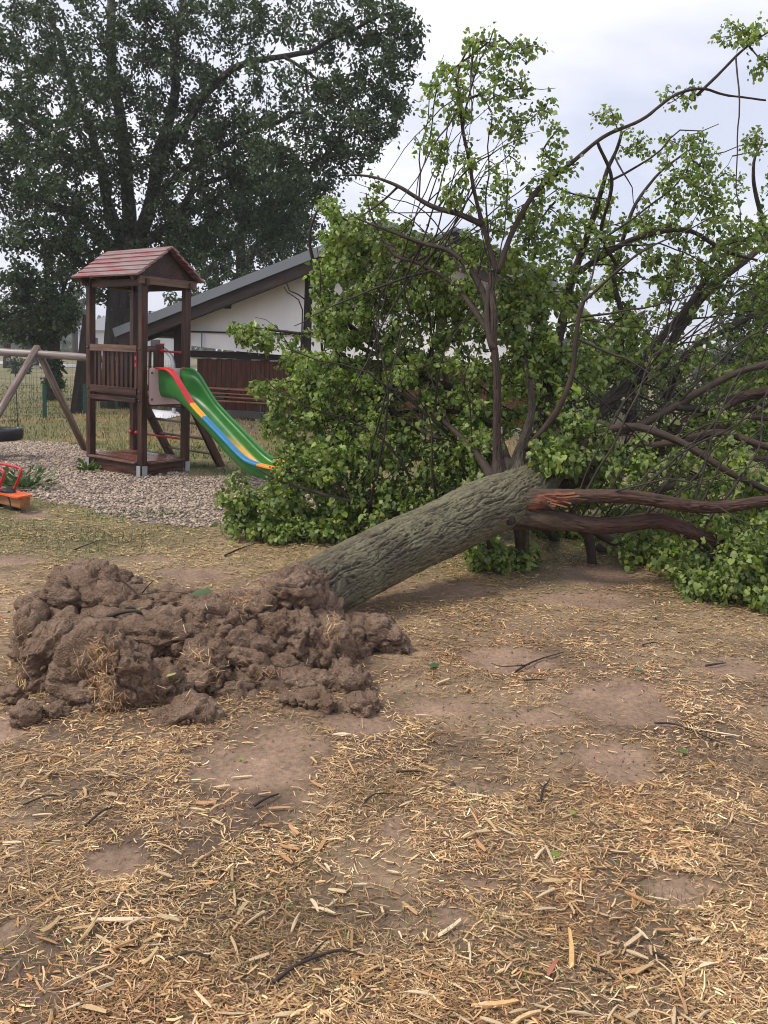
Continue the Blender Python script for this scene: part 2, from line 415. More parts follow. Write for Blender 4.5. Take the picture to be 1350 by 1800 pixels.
def axis(lo, hi, step, grow, end0, end1):
    a = list(np.arange(lo, hi, step)); s = step; x = a[-1]
    while x < end1: s *= grow; x += s; a.append(x)
    s = step; x = lo; b = []
    while x > end0: s *= grow; x -= s; b.append(x)
    return np.array(b[::-1] + a)
gx = axis(-3.2, 3.6, 0.038, 1.08, -420, 420); gy = axis(1.0, 7.2, 0.036, 1.06, -60, 900)
XX, YY = np.meshgrid(gx, gy); X1, Y1 = XX.ravel(), YY.ravel()
gv = np.stack([X1, Y1, gh(X1, Y1)], 1)
nx, ny = len(gx), len(gy)
_i = (np.arange(ny - 1)[:, None] * nx + np.arange(nx - 1)[None]).ravel()
gf = np.stack([_i, _i + 1, _i + nx + 1, _i + nx], 1)
mudv = mud_mask(X1, Y1); grv = gravel_mask(X1, Y1); grn = green_mask(X1, Y1)
nz = fbm(xy0(X1, Y1, 1.7), 4, 51); nz2 = fbm(xy0(X1, Y1, 0.6), 3, 52)
soil_c = np.array([0.135, 0.088, 0.060]); mud_c = np.array([0.25, 0.168, 0.118]); dry_c = np.array([0.34, 0.25, 0.155]); grn_c = np.array([0.115, 0.125, 0.045])
def lerp(a, b, t): return a + (b - a) * t[:, None]
cover = np.clip(0.5 + 0.9 * nz, 0, 1)
gc = lerp(np.tile(soil_c, (len(X1), 1)), np.tile(dry_c, (len(X1), 1)), cover * (0.35 + 0.4 * sstep(2.0, 6.0, Y1)) + 0.12)
gc = lerp(gc, np.tile(grn_c, (len(X1), 1)), grn * 0.8)
gc = lerp(gc, np.tile(np.array([0.26, 0.17, 0.085]), (len(X1), 1)), sstep(0.1, 0.5, nz2) * sstep(8.5, 11, Y1) * 0.7)
gc = lerp(gc, np.tile(np.array([0.062, 0.041, 0.031]), (len(X1), 1)), humus_mask(X1, Y1) * 0.45)
gc = lerp(gc, np.tile(mud_c, (len(X1), 1)), mudv * 0.95)
gc[grv] = np.array([0.20, 0.165, 0.14])
_shed = sstep(13.5, 15.0, Y1) * sstep(22, 19, Y1) * sstep(-5.5, -4.2, X1) * sstep(8, 6, X1)     # trodden earth by the pavilion
gc = lerp(gc, np.tile(np.array([0.15, 0.105, 0.08]), (len(X1), 1)), _shed * 0.7)
gm = np_mesh('ground', gv, gf, True); attr(gm, 'col', gc)
tag(link('ground', gm, M['ground']), kind='structure')

# ------------------------------------------------------------------ loose litter, grass and gravel (nobody could count them)
def wedge(n, y0, y1, screen=0.6, wide=0.66, pad=1.0):
    k = int(n * screen); u = RNG.random(k); ys = 1 / (1 / y0 + (1 / y1 - 1 / y0) * u)
    yu = np.sqrt(y0 ** 2 + (y1 ** 2 - y0 ** 2) * RNG.random(n - k)); y = np.concatenate([ys, yu])
    return (RNG.random(n) * 2 - 1) * (wide * y + pad), y
def strips(x, y, z, yaw, pitch, L, w, bend, roll):
    n = len(x); d = np.stack([np.cos(yaw) * np.cos(pitch), np.sin(yaw) * np.cos(pitch), np.sin(pitch)], 1)
    s = np.stack([-np.sin(yaw), np.cos(yaw), np.zeros(n)], 1); u = np.cross(d, s)
    s = s * np.cos(roll)[:, None] + u * np.sin(roll)[:, None]; u = np.cross(d, s)
    c = np.stack([x, y, z], 1); o = []
    for t, k, ww in ((-0.5, 0, 0.8), (0, 1, 1), (0.5, 0, 0.6)):
        q = c + d * (L * t)[:, None] + s * (bend * k * L)[:, None] + u * (0.12 * k * bend * L)[:, None]
        o += [q - s * (w * ww / 2)[:, None], q + s * (w * ww / 2)[:, None]]
    v = np.stack(o, 1).reshape(-1, 3); b = np.arange(n)[:, None] * 6
    f = np.concatenate([b + np.array([[0, 2, 3, 1]]), b + np.array([[2, 4, 5, 3]])])
    return v, f
STRAW_COLS = np.array([1.24, 1.12, 0.94]) * np.array([[0.52, 0.38, 0.225], [0.46, 0.315, 0.18], [0.62, 0.49, 0.32], [0.36, 0.24, 0.14], [0.30, 0.205, 0.13], [0.70, 0.59, 0.43], [0.17, 0.11, 0.075], [0.44, 0.24, 0.12]])
STRAW_P = np.array([.2, .17, .15, .14, .13, .06, .12, .03])
def straw_field(n):
    x, y = wedge(n, 1.35, 8.2)
    q = xy0(x, y); den = np.clip(0.80 + 1.25 * fbm(q * 2.3, 4, 61), 0.10, 1) * np.clip(0.8 + 0.7 * fbm(q * 9, 2, 66), 0.15, 1)
    den *= 1 - 0.95 * mud_mask(x, y); den *= 1 - 0.35 * humus_mask(x, y); den *= ~gravel_mask(x, y); den *= 1 - 0.6 * green_mask(x, y)
    k = RNG.random(n) < den; x, y = x[k], y[k]; n = len(x)
    fine = RNG.random(n) < 0.70
    L = np.where(fine, RNG.uniform(0.012, 0.042, n), np.exp(RNG.normal(-3.6, 0.40, n))); L = np.clip(L, 0.01, 0.085)
    w = np.where(fine, RNG.uniform(0.0012, 0.0026, n), RNG.uniform(0.0028, 0.0072, n)) * np.clip(y / 3.2, 0.85, 2.0)
    flow = 0.6 * fbm(xy0(x, y, 1.1), 2, 71)
    yaw = flow + RNG.normal(0, 0.95, n); pitch = RNG.normal(0, 0.11, n)
    z = gh(x, y) + 0.003 + RNG.random(n) ** 2 * 0.011 + np.abs(np.sin(pitch)) * L * 0.4
    far = fine | (y > 3.2); o_ = np.argsort(far, kind='stable'); x, y, z, yaw, pitch, L, w, far = [a[o_] for a in (x, y, z, yaw, pitch, L, w, far)]; nb_ = int((~far).sum()); rl = RNG.normal(0, 0.28, n)
    v, f = strips(x[:nb_], y[:nb_], z[:nb_], yaw[:nb_], pitch[:nb_], L[:nb_], w[:nb_], RNG.normal(0, 0.07, nb_), rl[:nb_])
    d_ = np.stack([np.cos(yaw) * np.cos(pitch), np.sin(yaw) * np.cos(pitch), np.sin(pitch)], 1)[nb_:] * (L[nb_:] / 2)[:, None]; s_ = np.stack([-np.sin(yaw) * np.cos(rl), np.cos(yaw) * np.cos(rl), np.sin(rl)], 1)[nb_:] * (w[nb_:] / 2)[:, None]; c_ = np.stack([x, y, z], 1)[nb_:]; sk_ = RNG.normal(0, 0.5, (n - nb_, 1))
    v2 = np.stack([c_ - d_ - s_, c_ - d_ + s_, c_ + d_ + s_ * (0.7 + sk_), c_ + d_ - s_ * (0.7 - sk_)], 1).reshape(-1, 3); f2 = np.arange(n - nb_)[:, None] * 4 + np.array([[0, 3, 2, 1]]) + len(v)
    v = np.concatenate([v, v2]); f = np.concatenate([f, f2])
    c = STRAW_COLS[RNG.choice(len(STRAW_COLS), n, p=STRAW_P)] * (RNG.uniform(0.5, 1.28, n) * (0.86 + 0.5 * fbm(xy0(x, y, 3.0), 3, 83)))[:, None]
    red = sstep(0.12, 0.4, fbm(xy0(x, y, 1.3), 3, 81)); c = c * (1 - red[:, None] * np.array([0.04, 0.12, 0.16]))
    c = lerp(c, np.tile(np.array([0.33, 0.27, 0.13]), (n, 1)), sstep(3.8, 6.2, y) * 0.6)
    me = np_mesh('straw_litter', v, f); attr(me, 'col', np.concatenate([np.repeat(np.clip(c[:nb_], 0, 1), 6, 0), np.repeat(np.clip(c[nb_:], 0, 1), 4, 0)]))
    tag(link('straw_litter', me, M['straw']), 'dry straw and fine wood shreds strewn over the bare ground', 'straw', kind='stuff')
straw_field(540000)

def blades(x, y, L, w, col, lean=0.5, name='grass', label='', z0=0.0):
    n = len(x); yaw = RNG.random(n) * 6.283; d = np.stack([np.cos(yaw), np.sin(yaw), np.zeros(n)], 1); s = np.stack([-d[:, 1], d[:, 0], np.zeros(n)], 1)
    b = np.stack([x, y, gh(x, y) - 0.004 + z0], 1); ln = np.abs(RNG.normal(0, lean, n))
    m = b + d * (L * 0.5 * np.sin(ln))[:, None] * 0.7; m[:, 2] += L * 0.55 * np.cos(ln * 0.6)
    e = m + d * (L * 0.5 * np.sin(np.clip(ln * 1.7, 0, 1.7)))[:, None]; e[:, 2] += L * 0.5 * np.cos(np.clip(ln * 1.7, 0, 1.75))
    h = (s * (w / 2)[:, None])
    v = np.stack([b - h, b + h, m - h * 0.8, m + h * 0.8, e], 1).reshape(-1, 3); o = np.arange(n)[:, None] * 5
    f = np.concatenate([o + np.array([[0, 1, 3]]), o + np.array([[0, 3, 2]]), o + np.array([[2, 3, 4]])])
    me = np_mesh(name, v, f); attr(me, 'col', np.repeat(col, 5, 0))
    return tag(link(name, me, M['grass']), label, 'grass', kind='stuff')
def grass_cols(n, dry):
    g = np.array([[0.075, 0.115, 0.03], [0.11, 0.145, 0.045], [0.15, 0.16, 0.06], [0.06, 0.10, 0.035]])[RNG.integers(0, 4, n)]
    d = np.array([[0.36, 0.28, 0.13], [0.28, 0.22, 0.10], [0.42, 0.34, 0.18]])[RNG.integers(0, 3, n)]
    return np.where((RNG.random(n) < dry)[:, None], d, g) * RNG.uniform(0.7, 1.2, n)[:, None]
x, y = wedge(60000, 5.4, 12.5, 0.75)
_gm = green_mask(x, y); k = (RNG.random(len(x)) < np.clip(_gm + 0.12, 0, 1)) & ~gravel_mask(x, y) & (RNG.random(len(x)) > mud_mask(x, y)); x, y = x[k], y[k]
blades(x, y, RNG.uniform(0.012, 0.034, len(x)), RNG.uniform(0.003, 0.006, len(x)) * np.clip(y / 7, 0.8, 2), grass_cols(len(x), np.clip(0.72 - 0.5 * _gm[k], 0.1, 0.9)), 0.7, 'grass', 'short olive lawn grass between the play area and the fallen tree')
x, y = wedge(46000, 11.0, 30.0, 0.7, 0.6, 1.0); k = ~gravel_mask(x, y); x, y = x[k], y[k]
blades(x, y, RNG.uniform(0.04, 0.09, len(x)), RNG.uniform(0.008, 0.016, len(x)) * np.clip(y / 14, 1, 2), grass_cols(len(x), np.clip(0.55 + fbm(xy0(x, y, 0.5), 3, 91), 0.1, 0.9)), 0.6, 'grass', 'patchy lawn grass behind the wooden play tower')
# thin green sprouts through the straw near the camera, and thicker green along the gravel edge
sx, sy = [], []
for (px, py, r, n) in [(500, 1500, .10, 160), (640, 1400, .06, 60), (480, 1560, .1, 120), (1100, 1770, .12, 150), (1270, 1590, .12, 260), (820, 1640, .14, 220), (560, 1730, .12, 220), (650, 1620, .08, 90),
                       (850, 1400, .06, 130), (1000, 1490, .1, 140), (60, 1690, .12, 200), (1140, 1600, .09, 160), (300, 1740, .14, 180), (920, 1700, .12, 160), (1060, 1440, .08, 100), (330, 1600, .14, 120), (1170, 1000, .2, 60)]:
    c = G(px, py); sx.append(RNG.normal(c[0], r, n)); sy.append(RNG.normal(c[1], r, n))
x, y = np.concatenate(sx), np.concatenate(sy); n = len(x)
blades(x, y, RNG.uniform(0.02, 0.05, n), RNG.uniform(0.0014, 0.003, n), np.array([0.13, 0.18, 0.06]) * RNG.uniform(0.6, 1.3, n)[:, None], 1.3, 'grass', 'thin green grass sprouts in the straw near the camera')
sx, sy = [], []
for (px, py, r, n) in [(285, 905, .16, 500), (210, 905, .2, 350), (350, 822, .2, 700), (395, 830, .22, 500), (130, 782, .3, 500), (230, 795, .25, 400), (430, 840, .25, 400), (180, 945, .3, 500), (60, 940, .3, 400), (500, 975, .4, 120)]:
    c = G(px, py); sx.append(RNG.normal(c[0], r, n)); sy.append(RNG.normal(c[1], r * 0.7, n))
x, y = np.concatenate(sx), np.concatenate(sy); n = len(x)
blades(x, y, RNG.uniform(0.02, 0.055, n), RNG.uniform(0.004, 0.007, n), np.array([0.085, 0.135, 0.042]) * RNG.uniform(0.6, 1.4, n)[:, None], 1.0, 'grass', 'taller green grass tufts growing along the gravel edge')

def pebbles(n):
    x = RNG.uniform(-6.2, 0.2, n * 2); y = RNG.uniform(6.4, 13.2, n * 2)
    k = gravel_mask(x, y); x, y = x[k][:n], y[k][:n]; n = len(x)
    r = RNG.uniform(0.010, 0.021, n); t = np.array([[1, 0, 0], [0, 1, 0], [-1, 0, 0], [0, -1, 0], [0, 0, .6], [.6, .6, .35], [-.6, .5, .3], [.5, -.7, .3], [-.5, -.6, .38]])
    j = t[None] * r[:, None, None] * RNG.uniform(0.6, 1.35, (n, 9, 3)); a = RNG.random(n) * 6.283; c, s = np.cos(a)[:, None], np.sin(a)[:, None]
    v = np.stack([j[..., 0] * c - j[..., 1] * s + x[:, None], j[..., 0] * s + j[..., 1] * c + y[:, None], j[..., 2] + gh(x, y)[:, None] + RNG.uniform(0, 0.016, n)[:, None]], -1).reshape(-1, 3)
    f0 = np.array([[0, 5, 4], [0, 1, 5], [1, 4, 5], [1, 6, 4], [1, 2, 6], [2, 4, 6], [2, 8, 4], [2, 3, 8], [3, 4, 8], [3, 7, 4], [3, 0, 7], [0, 4, 7]])
    f = (np.arange(n)[:, None, None] * 9 + f0[None]).reshape(-1, 3)
    col = np.array([[0.33, 0.25, 0.195], [0.43, 0.34, 0.27], [0.23, 0.17, 0.13], [0.50, 0.42, 0.35], [0.14, 0.105, 0.08]])[RNG.choice(5, n, p=[.3, .28, .2, .12, .1])] * RNG.uniform(0.8, 1.15, n)[:, None]
    me = np_mesh('gravel', v, f); attr(me, 'col', np.repeat(col, 9, 0))
    tag(link('gravel', me, M['pebble']), 'pale pinkish gravel around the play tower', 'gravel', kind='stuff')
pebbles(30000)
def crumbs(n):
    x, y = wedge(n, 1.4, 6.0); k = RNG.random(n) < np.clip(0.5 + 0.9 * fbm(xy0(x, y, 2.6), 3, 95), 0.05, 1); x, y = x[k], y[k]; n = len(x)
    r = np.exp(RNG.normal(-5.6, 0.45, n)); t = np.array([[1, 0, -.3], [-.5, .86, -.3], [-.5, -.86, -.3], [0, 0, .9], [.3, .5, .5]])
    v = (t[None] * r[:, None, None] * RNG.uniform(.6, 1.4, (n, 5, 3)) + np.stack([x, y, gh(x, y) + r * .3], 1)[:, None]).reshape(-1, 3)
    f = (np.arange(n)[:, None, None] * 5 + np.array([[0, 4, 3], [0, 1, 4], [1, 3, 4], [1, 2, 3], [2, 0, 3]])[None]).reshape(-1, 3)
    c = np.array([[0.10, 0.062, 0.042], [0.17, 0.105, 0.07], [0.06, 0.04, 0.03], [0.24, 0.165, 0.115]])[RNG.integers(0, 4, n)] * RNG.uniform(.8, 1.2, n)[:, None]
    me = np_mesh('soil_crumbs', v, f); attr(me, 'col', np.repeat(c, 5, 0)); tag(link('soil_crumbs', me, M['pebble']), 'small crumbs of dark soil scattered over the ground', 'soil', kind='stuff')
crumbs(26000)

# ------------------------------------------------------------------ the play tower with its slide and ladder
def v3(p, z): return np.array([p[0], p[1], z])
Fp = np.array([-2.95, 9.34]); ta = np.array([-0.814, 0.581]); tb = np.array([0.581, 0.814])
TA, TB = 1.06, 0.66                                          # plan of the tower in metres
Lp = Fp + TA * ta; Rp = Fp + TB * tb; Bp = Lp + TB * tb
ctr = (Fp + Bp) / 2
tw = thing('play_tower', v3(ctr, 0), 'dark stained wooden play tower with worn red board roof and railed platform', 'play tower')
def ab(a, b, z): return v3(Fp + a * ta + b * tb, z)          # tower coordinates: along the railed side, towards the back, height
for q, (pp, z1) in enumerate(((Fp, 2.45), (Lp, 2.45), (Rp, 2.44), (Bp, 2.45))):
    po = bar('post', M['tower'], tw, v3(pp, 0.06), v3(pp, z1), 0.088, 0.088, up=v3(tb, 0))
    m = MB()
    for s in (-1, 1):
        m.bar(v3(pp + ta * 0.054 * s, -0.03), v3(pp + ta * 0.054 * s, 0.15), 0.07, 0.008, up=v3(ta, 0))
    m.bar(v3(pp - tb * 0.054, -0.03), v3(pp - tb * 0.054, 0.15), 0.07, 0.008, up=v3(tb, 0))
    m.build('post_shoe', M['galv'], po)
# platform
for k, b in enumerate(np.linspace(0.08, TB - 0.08, 6)):
    bar('deck_board', M['tower'], tw, ab(0.0, b, 0.985), ab(TA, b, 0.985), 0.092, 0.028)
for b in (-0.062, TB + 0.062): bar('platform_beam', M['tower'], tw, ab(0.04, b, 0.95), ab(TA - 0.04, b, 0.95), 0.026, 0.055)
for a in (-0.0, TA): bar('platform_beam', M['tower'], tw, ab(a, 0.05, 0.92), ab(a, TB - 0.05, 0.92), 0.04, 0.09)
# railing on the side towards the swing and, half way, at the back
def railing(p0, p1, n, out):
    bar('rail', M['tower_pale'], tw, v3(p0, 1.575) + out, v3(p1, 1.575) + out, 0.032, 0.085)
    bar('rail', M['tower'], tw, v3(p0, 1.055) + out, v3(p1, 1.055) + out, 0.032, 0.085)
    for k in range(n):
        t = (k + 0.65) / (n + 0.3); p = p0 + (p1 - p0) * t
        bar('slat', M['tower'], tw, v3(p, 1.03) + out * 0.25, v3(p, 1.56 + random.uniform(-.01, .01)) + out * 0.25, 0.018, 0.050, up=v3((p1 - p0) / np.linalg.norm(p1 - p0), 0))
railing(Fp + ta * 0.055, Lp - ta * 0.055, 10, v3(-tb * 0.035, 0))
railing(Bp - ta * 0.05, Bp - ta * 0.50, 4, v3(tb * 0.03, 0))
railing(Lp + tb * 0.055, Bp - tb * 0.055, 5, v3(ta * 0.035, 0))
sp = bar('short_post', M['tower'], tw, v3(Bp - ta * 0.54, 0.95), v3(Bp - ta * 0.54, 1.64), 0.085, 0.085, up=v3(tb, 0))
bar('post_cap', M['red_metal'], sp, v3(Bp - ta * 0.54, 1.64), v3(Bp - ta * 0.54, 1.655), 0.095, 0.095, up=v3(tb, 0))
def grab(p, q, ends=True):
    o = tube('grab_bar', M['red_metal'], tw, [p, p + (q - p) * 0.5, q], 0.014, 8)
    d = (q - p) / np.linalg.norm(q - p)
    for e, s in ((p, 1), (q, -1)): tube('flange', M['red_metal'], o, [e, e + d * 0.02 * s, e + d * 0.035 * s], [0.034, 0.03, 0.014], 12)
grab(v3(Bp - ta * 0.58, 1.555), v3(Rp + ta * 0.05, 1.545)); grab(v3(Bp - ta * 0.05, 0.43), v3(Rp + ta * 0.05, 0.43))
_kp = v3(Bp - tb * 0.05, 0.44); tube('red_knob', M['red_metal'], tw, [_kp, _kp - v3(tb, 0) * 0.012, _kp - v3(tb, 0) * 0.03], [0.026, 0.03, 0.012], 10)
for z in (1.44, 1.36): 
    q = ab(0.062, -0.052, z); bar('red_clip', M['red_metal'], tw, q, q + (0, 0, 0.045), 0.03, 0.014, up=v3(tb, 0))
for a_, z_ in ((0.0, 1.575), (0.0, 1.055), (TA, 1.575), (TA, 1.055), (0.0, 0.95), (TA, 0.95), (0.0, 2.375), (TA, 2.375)):
    q = ab(a_, -0.046, z_); tube('bolt', M['bolt'], tw, [q, q - v3(tb, 0) * 0.008, q - v3(tb, 0) * 0.014], [0.014, 0.013, 0.006], 8)
# lower deck and its skirt
nb = 9
for k in range(nb):
    b = 0.03 + (k + 0.5) * (TB - 0.06) / nb
    bar('lower_deck_board', M['deck'], tw, ab(-0.02, b, 0.185 + random.uniform(-.002, .002)), ab(TA + 0.02, b, 0.185), 0.062, 0.024)
for (p0, p1, o) in ((Fp, Lp, -tb), (Fp, Rp, -ta), (Rp, Bp, tb), (Lp, Bp, ta)):
    d = (p1 - p0) / np.linalg.norm(p1 - p0)
    for z in (0.035, 0.122): bar('skirt_board', M['tower'], tw, v3(p0 + d * 0.06 + o * 0.03, z), v3(p1 - d * 0.06 + o * 0.03, z), 0.028, 0.084)
    bar('skirt_cap', M['tower_pale'], tw, v3(p0 + d * 0.05 + o * 0.045, 0.180), v3(p1 - d * 0.05 + o * 0.045, 0.180), 0.07, 0.02)
# roof: lapped boards over two slopes, purlins and gable frames
Zr, Ze, hb = 2.82, 2.44, 0.50
half = TB / 2
sl = math.atan2(Zr - Ze, hb); A0, A1 = -0.13, TA + 0.13
for side in (-1, 1):
    out = np.array([0, 0, 0.0])
    nrm = v3(tb * side * math.sin(sl), math.cos(sl)); dwn = v3(tb * side * math.cos(sl), -math.sin(sl))
    n = 6; wid = math.hypot(hb, Zr - Ze) / n
    for k in range(n):
        t0 = (k + 0.5) * wid
        c0 = ab(A0 + random.uniform(-.012, .012), half, Zr) + dwn * t0 + nrm * 0.008; c1 = ab(A1 + random.uniform(-.012, .012), half, Zr) + dwn * t0 + nrm * 0.008
        up = nrm * math.cos(0.10) + dwn * math.sin(-0.10) * -1
        bar('roof_board', M['red_roof'], tw, c0, c1, wid * 1.2, 0.024, up=nrm - dwn * 0.13)
    for a in (A0 + 0.14, A1 - 0.14):
        bar('rafter', M['tower'], tw, ab(a, half, Zr - 0.05) + dwn * 0.01, ab(a, half, Zr - 0.05) + dwn * (math.hypot(hb, Zr - Ze) - 0.03), 0.045, 0.07, up=nrm)
for b in (0.0, TB): bar('eave_beam', M['tower'], tw, ab(-0.1, b, 2.375), ab(TA + 0.1, b, 2.375), 0.045, 0.085)
for a in (-0.055, TA + 0.055): bar('cross_beam', M['tower_pale'], tw, ab(a, -0.10, 2.40), ab(a, TB + 0.10, 2.40), 0.04, 0.095)
for a in (0.0, TA):
    m = MB(); h0 = 2.45
    v = [ab(a + s * 0.012, b, z) for s in (-1, 1) for b, z in ((-0.06, 2.46), (TB + 0.06, 2.46), (half, Zr - 0.06))]
    m.add(v, [(0, 1, 2), (5, 4, 3), (0, 3, 4, 1), (1, 4, 5, 2), (2, 5, 3, 0)]); m.build('gable_board', M['tower'], tw)

# slide
sd, slat_ = -ta, tb
def rim_z(s):
    return np.interp(s, [0, .2, .27, .33, .39, .49, .62, .69, .9, 1.19, 1.46, 1.61, 1.78, 2.05], [1.345, 1.345, 1.335, 1.30, 1.258, 1.146, 1.01, .945, .806, .625, .45, .375, .35, .335])
def bed_z(s):
    return np.interp(s, [0, .2, .35, .55, .75, 1.0, 1.3, 1.5, 1.65, 1.8, 2.05], [1.0, .995, .96, .85, .715, .545, .345, .235, .195, .18, .175])
S = np.linspace(0, 2.05, 70)
def smooth1(a, n=3):
    for _ in range(n): a = np.convolve(np.pad(a, 1, 'edge'), [.25, .5, .25], 'valid')
    return a
RZ, BZ = smooth1(rim_z(S)), smooth1(bed_z(S))
O2 = Fp + tb * 0.20 - ta * 0.03; WID = 0.66                   # the chute is 0.33 m wide
def sl_pt(s, w, z): return v3(O2 + sd * s + slat_ * w * WID, z)
sld = thing('slide', v3(O2 + sd * 1.0 + slat_ * 0.25, 0), 'green plastic slide with red, yellow and blue rim beside the play tower', 'slide')
vs, cs = [], []
GRN, YEL, ORA = np.array([0.036, 0.19, 0.04]), np.array([0.85, 0.45, 0.03]), np.array([0.85, 0.27, 0.03])
for i, s in enumerate(S):
    h = RZ[i] - BZ[i]
    prof = [(0.0, h), (0.004, h * .6), (0.02, min(.09, h * .35)), (0.06, .018), (.15, 0), (.25, -.004), (.35, 0), (.44, .018), (.48, min(.09, h * .35)), (.496, h * .6), (.5, h)]
    outp = [(w + (0.012 if w > .25 else -0.012 if w < .25 else 0), z - 0.014) for w, z in prof[::-1]]
    for j, (w, z) in enumerate(prof + outp):
        vs.append(sl_pt(s, w, BZ[i] + z))
        inner = j < 11; c = GRN.copy()
        if inner and 0.0 <= w <= 0.46:
            f = sstep(0.75, 1.15, s + (0.25 - w) * 0.9) * sstep(0.18, 0.04, z)
            c = c + (YEL - c) * f
        if inner: c = c + (ORA - c) * sstep(1.72, 1.86, s) 
        cs.append(c)
n = 22; fs = []
for i in range(len(S) - 1):
    for j in range(n): j2 = (j + 1) % n; fs.append((i*n+j, i*n+j2, (i+1)*n+j2, (i+1)*n+j))
fs += [tuple(range(n)), tuple((len(S)-1)*n + j for j in range(n - 1, -1, -1))]
me = bpy.data.meshes.new('chute'); me.from_pydata((np.array(vs) - origin_of(sld)).tolist(), [], fs); me.update()
me.polygons.foreach_set('use_smooth', np.ones(len(me.polygons), bool)); attr(me, 'col', np.array(cs)); link('chute', me, M['slide'], sld)
def rim(w0, segs, side):
    for s0, s1, c in segs:
        k = np.linspace(s0, s1, max(6, int((s1 - s0) * 40))); z = np.interp(k, S, RZ)
        pr = [(-.115 if side < 0 else -.008, -.012), (-.115 if side < 0 else -.008, .004), (-.10 if side < 0 else -.004, .013), (.004 if side < 0 else .04, .013), (.008 if side < 0 else .05, .004), (.008 if side < 0 else .05, -.012)]
        v = []; 
        for q, zz in zip(k, z):
            for (w, hh) in pr: v.append(sl_pt(q, w0 + w, zz + hh + 0.003))
        m6 = len(pr); f = [(i*m6+j, i*m6+(j+1) % m6, (i+1)*m6+(j+1) % m6, (i+1)*m6+j) for i in range(len(k)-1) for j in range(m6)]
        f += [tuple(range(m6)), tuple((len(k)-1)*m6+j for j in range(m6-1, -1, -1))]
        mm = bpy.data.meshes.new('rim'); mm.from_pydata((np.array(v) - origin_of(sld)).tolist(), [], f); mm.update()
        attr(mm, 'col', np.tile(np.array(c), (len(v), 1))); link('rim', mm, M['slide'], sld)
RED, BLU = (0.55, 0.02, 0.025), (0.03, 0.20, 0.42)
rim(0.0, [(0.05, .69, RED), (.69, .90, (0.80, 0.36, 0.02)), (.90, 1.80, BLU), (1.80, 2.05, tuple(ORA))], -1)
rim(0.5, [(0.05, .10, RED), (.10, 1.72, (0.03, 0.19, 0.04)), (1.72, 2.05, tuple(ORA))], 1)
m = MB(); th = 0.012                                         # pink mounting plate with rounded corners and a cut-out
def plate_pt(w, z, o): return sl_pt(o, w, z)
oc = []
for cx_, cz_, a0 in ((.62, 1.31, 0), (-.16, 1.31, 90), (-.16, .94, 180), (.62, .94, 270)):
    for t in range(5): a = math.radians(a0 + t * 22.5); oc.append((cx_ + .04 * math.cos(a), cz_ + .04 * math.sin(a)))
v = [plate_pt(w, z, 0.0) for w, z in oc] + [plate_pt(w, z, 0.022) for w, z in oc]; k = len(oc)
m.add(v, [tuple(range(k)), tuple(range(2*k-1, k-1, -1))] + [(i, k+i, k+(i+1) % k, (i+1) % k) for i in range(k)])
pl = m.build('mounting_plate', M['pink'], sld)
for w, z in ((-.155, 1.29), (-.155, .965), (.60, 1.29), (.60, .965)): tube('bolt', M['bolt'], pl, [plate_pt(w, z, .02), plate_pt(w, z, .03), plate_pt(w, z, .036)], [.016, .014, .006], 8)
m = MB()
for w in (0.06, 0.44): m.bar(sl_pt(1.93, w, -0.05), sl_pt(1.93, w, 0.17), 0.05, 0.05, up=v3(sd, 0))
m.bar(sl_pt(1.99, -0.02, 0.12), sl_pt(1.99, 0.52, 0.12), 0.10, 0.09)
m.build('end_support', plain('coral_plastic', (0.75, 0.13, 0.10), 0.35, 0.4), sld)

# ladder at the back of the tower
lad = thing('ladder', v3((Bp + Rp) / 2 + tb * 0.6, 0), 'wooden climbing ladder leaning on the back of the play tower', 'ladder')
tops = [v3(Bp - ta * 0.02 + tb * 0.08, 0.94), v3(Rp + ta * 0.02 + tb * 0.08, 0.94)]; feet = [v3(Bp + tb * 0.66 - ta * 0.02, -0.02), v3(Rp + tb * 0.66 + ta * 0.02, -0.02)]
for t, f in zip(tops, feet):
    r_ = bar('side_rail', M['tower'], lad, t, f, 0.05, 0.11, up=v3(tb, 0.4))
for k in (0.12, 0.34, 0.56, 0.78):
    p, q = [t + (f - t) * k for t, f in zip(tops, feet)]
    tube('rung', M['log'], lad, [p - (q - p) * 0.02, (p + q) / 2, q + (q - p) * 0.02], 0.019, 8)

# ------------------------------------------------------------------ swing beam and tyre swing
apex = P(63, 622, 10.35); zb = apex[2] - 0.0
b0 = P(-330, 585, 10.35); b0[2] = zb + 0.03; b1 = np.array([Lp[0] + 0.22, 10.35, zb - 0.055])
sw = thing('swing_frame', v3(apex, 0), 'round log swing beam on crossed log legs joined to the play tower', 'swing frame')
tube('beam', M['log_grey'], sw, catmull([b0, apex + (0, 0, 0), b1], 0.3), 0.052, 14)
for fx, fy in ((-75, 8.95), (152, 11.7)):
    ft = P(fx, 700, fy); ft[2] = -0.05; d = apex + (0, -0.02 if fy < 10 else 0.06, 0.04) - ft
    L_ = tube('leg', M['log'], sw, [ft, ft + d * 0.5, ft + d * 1.03], [0.05, 0.048, 0.047], 12)
_cl = apex + (-0.02, -0.07, -0.11); tube('clamp_ring', M['galv'], sw, [_cl + (math.cos(a) * .055, math.sin(a) * .055, math.sin(a) * .03) for a in np.linspace(0, 6.283, 14)[:-1]], 0.008, 6, True)
for px in (32, -22, 14): 
    q = P(px, 620, 10.35); q[2] = np.interp(q[0], [b0[0], b1[0]], [b0[2], b1[2]]) - 0.065
    m = MB(); m.tube([q + (math.cos(a) * .02, 0, math.sin(a) * .02) for a in np.linspace(0, 6.283, 10)[:-1]], 0.006, 5, False, True); m.build('swing_hook', M['galv'], sw)
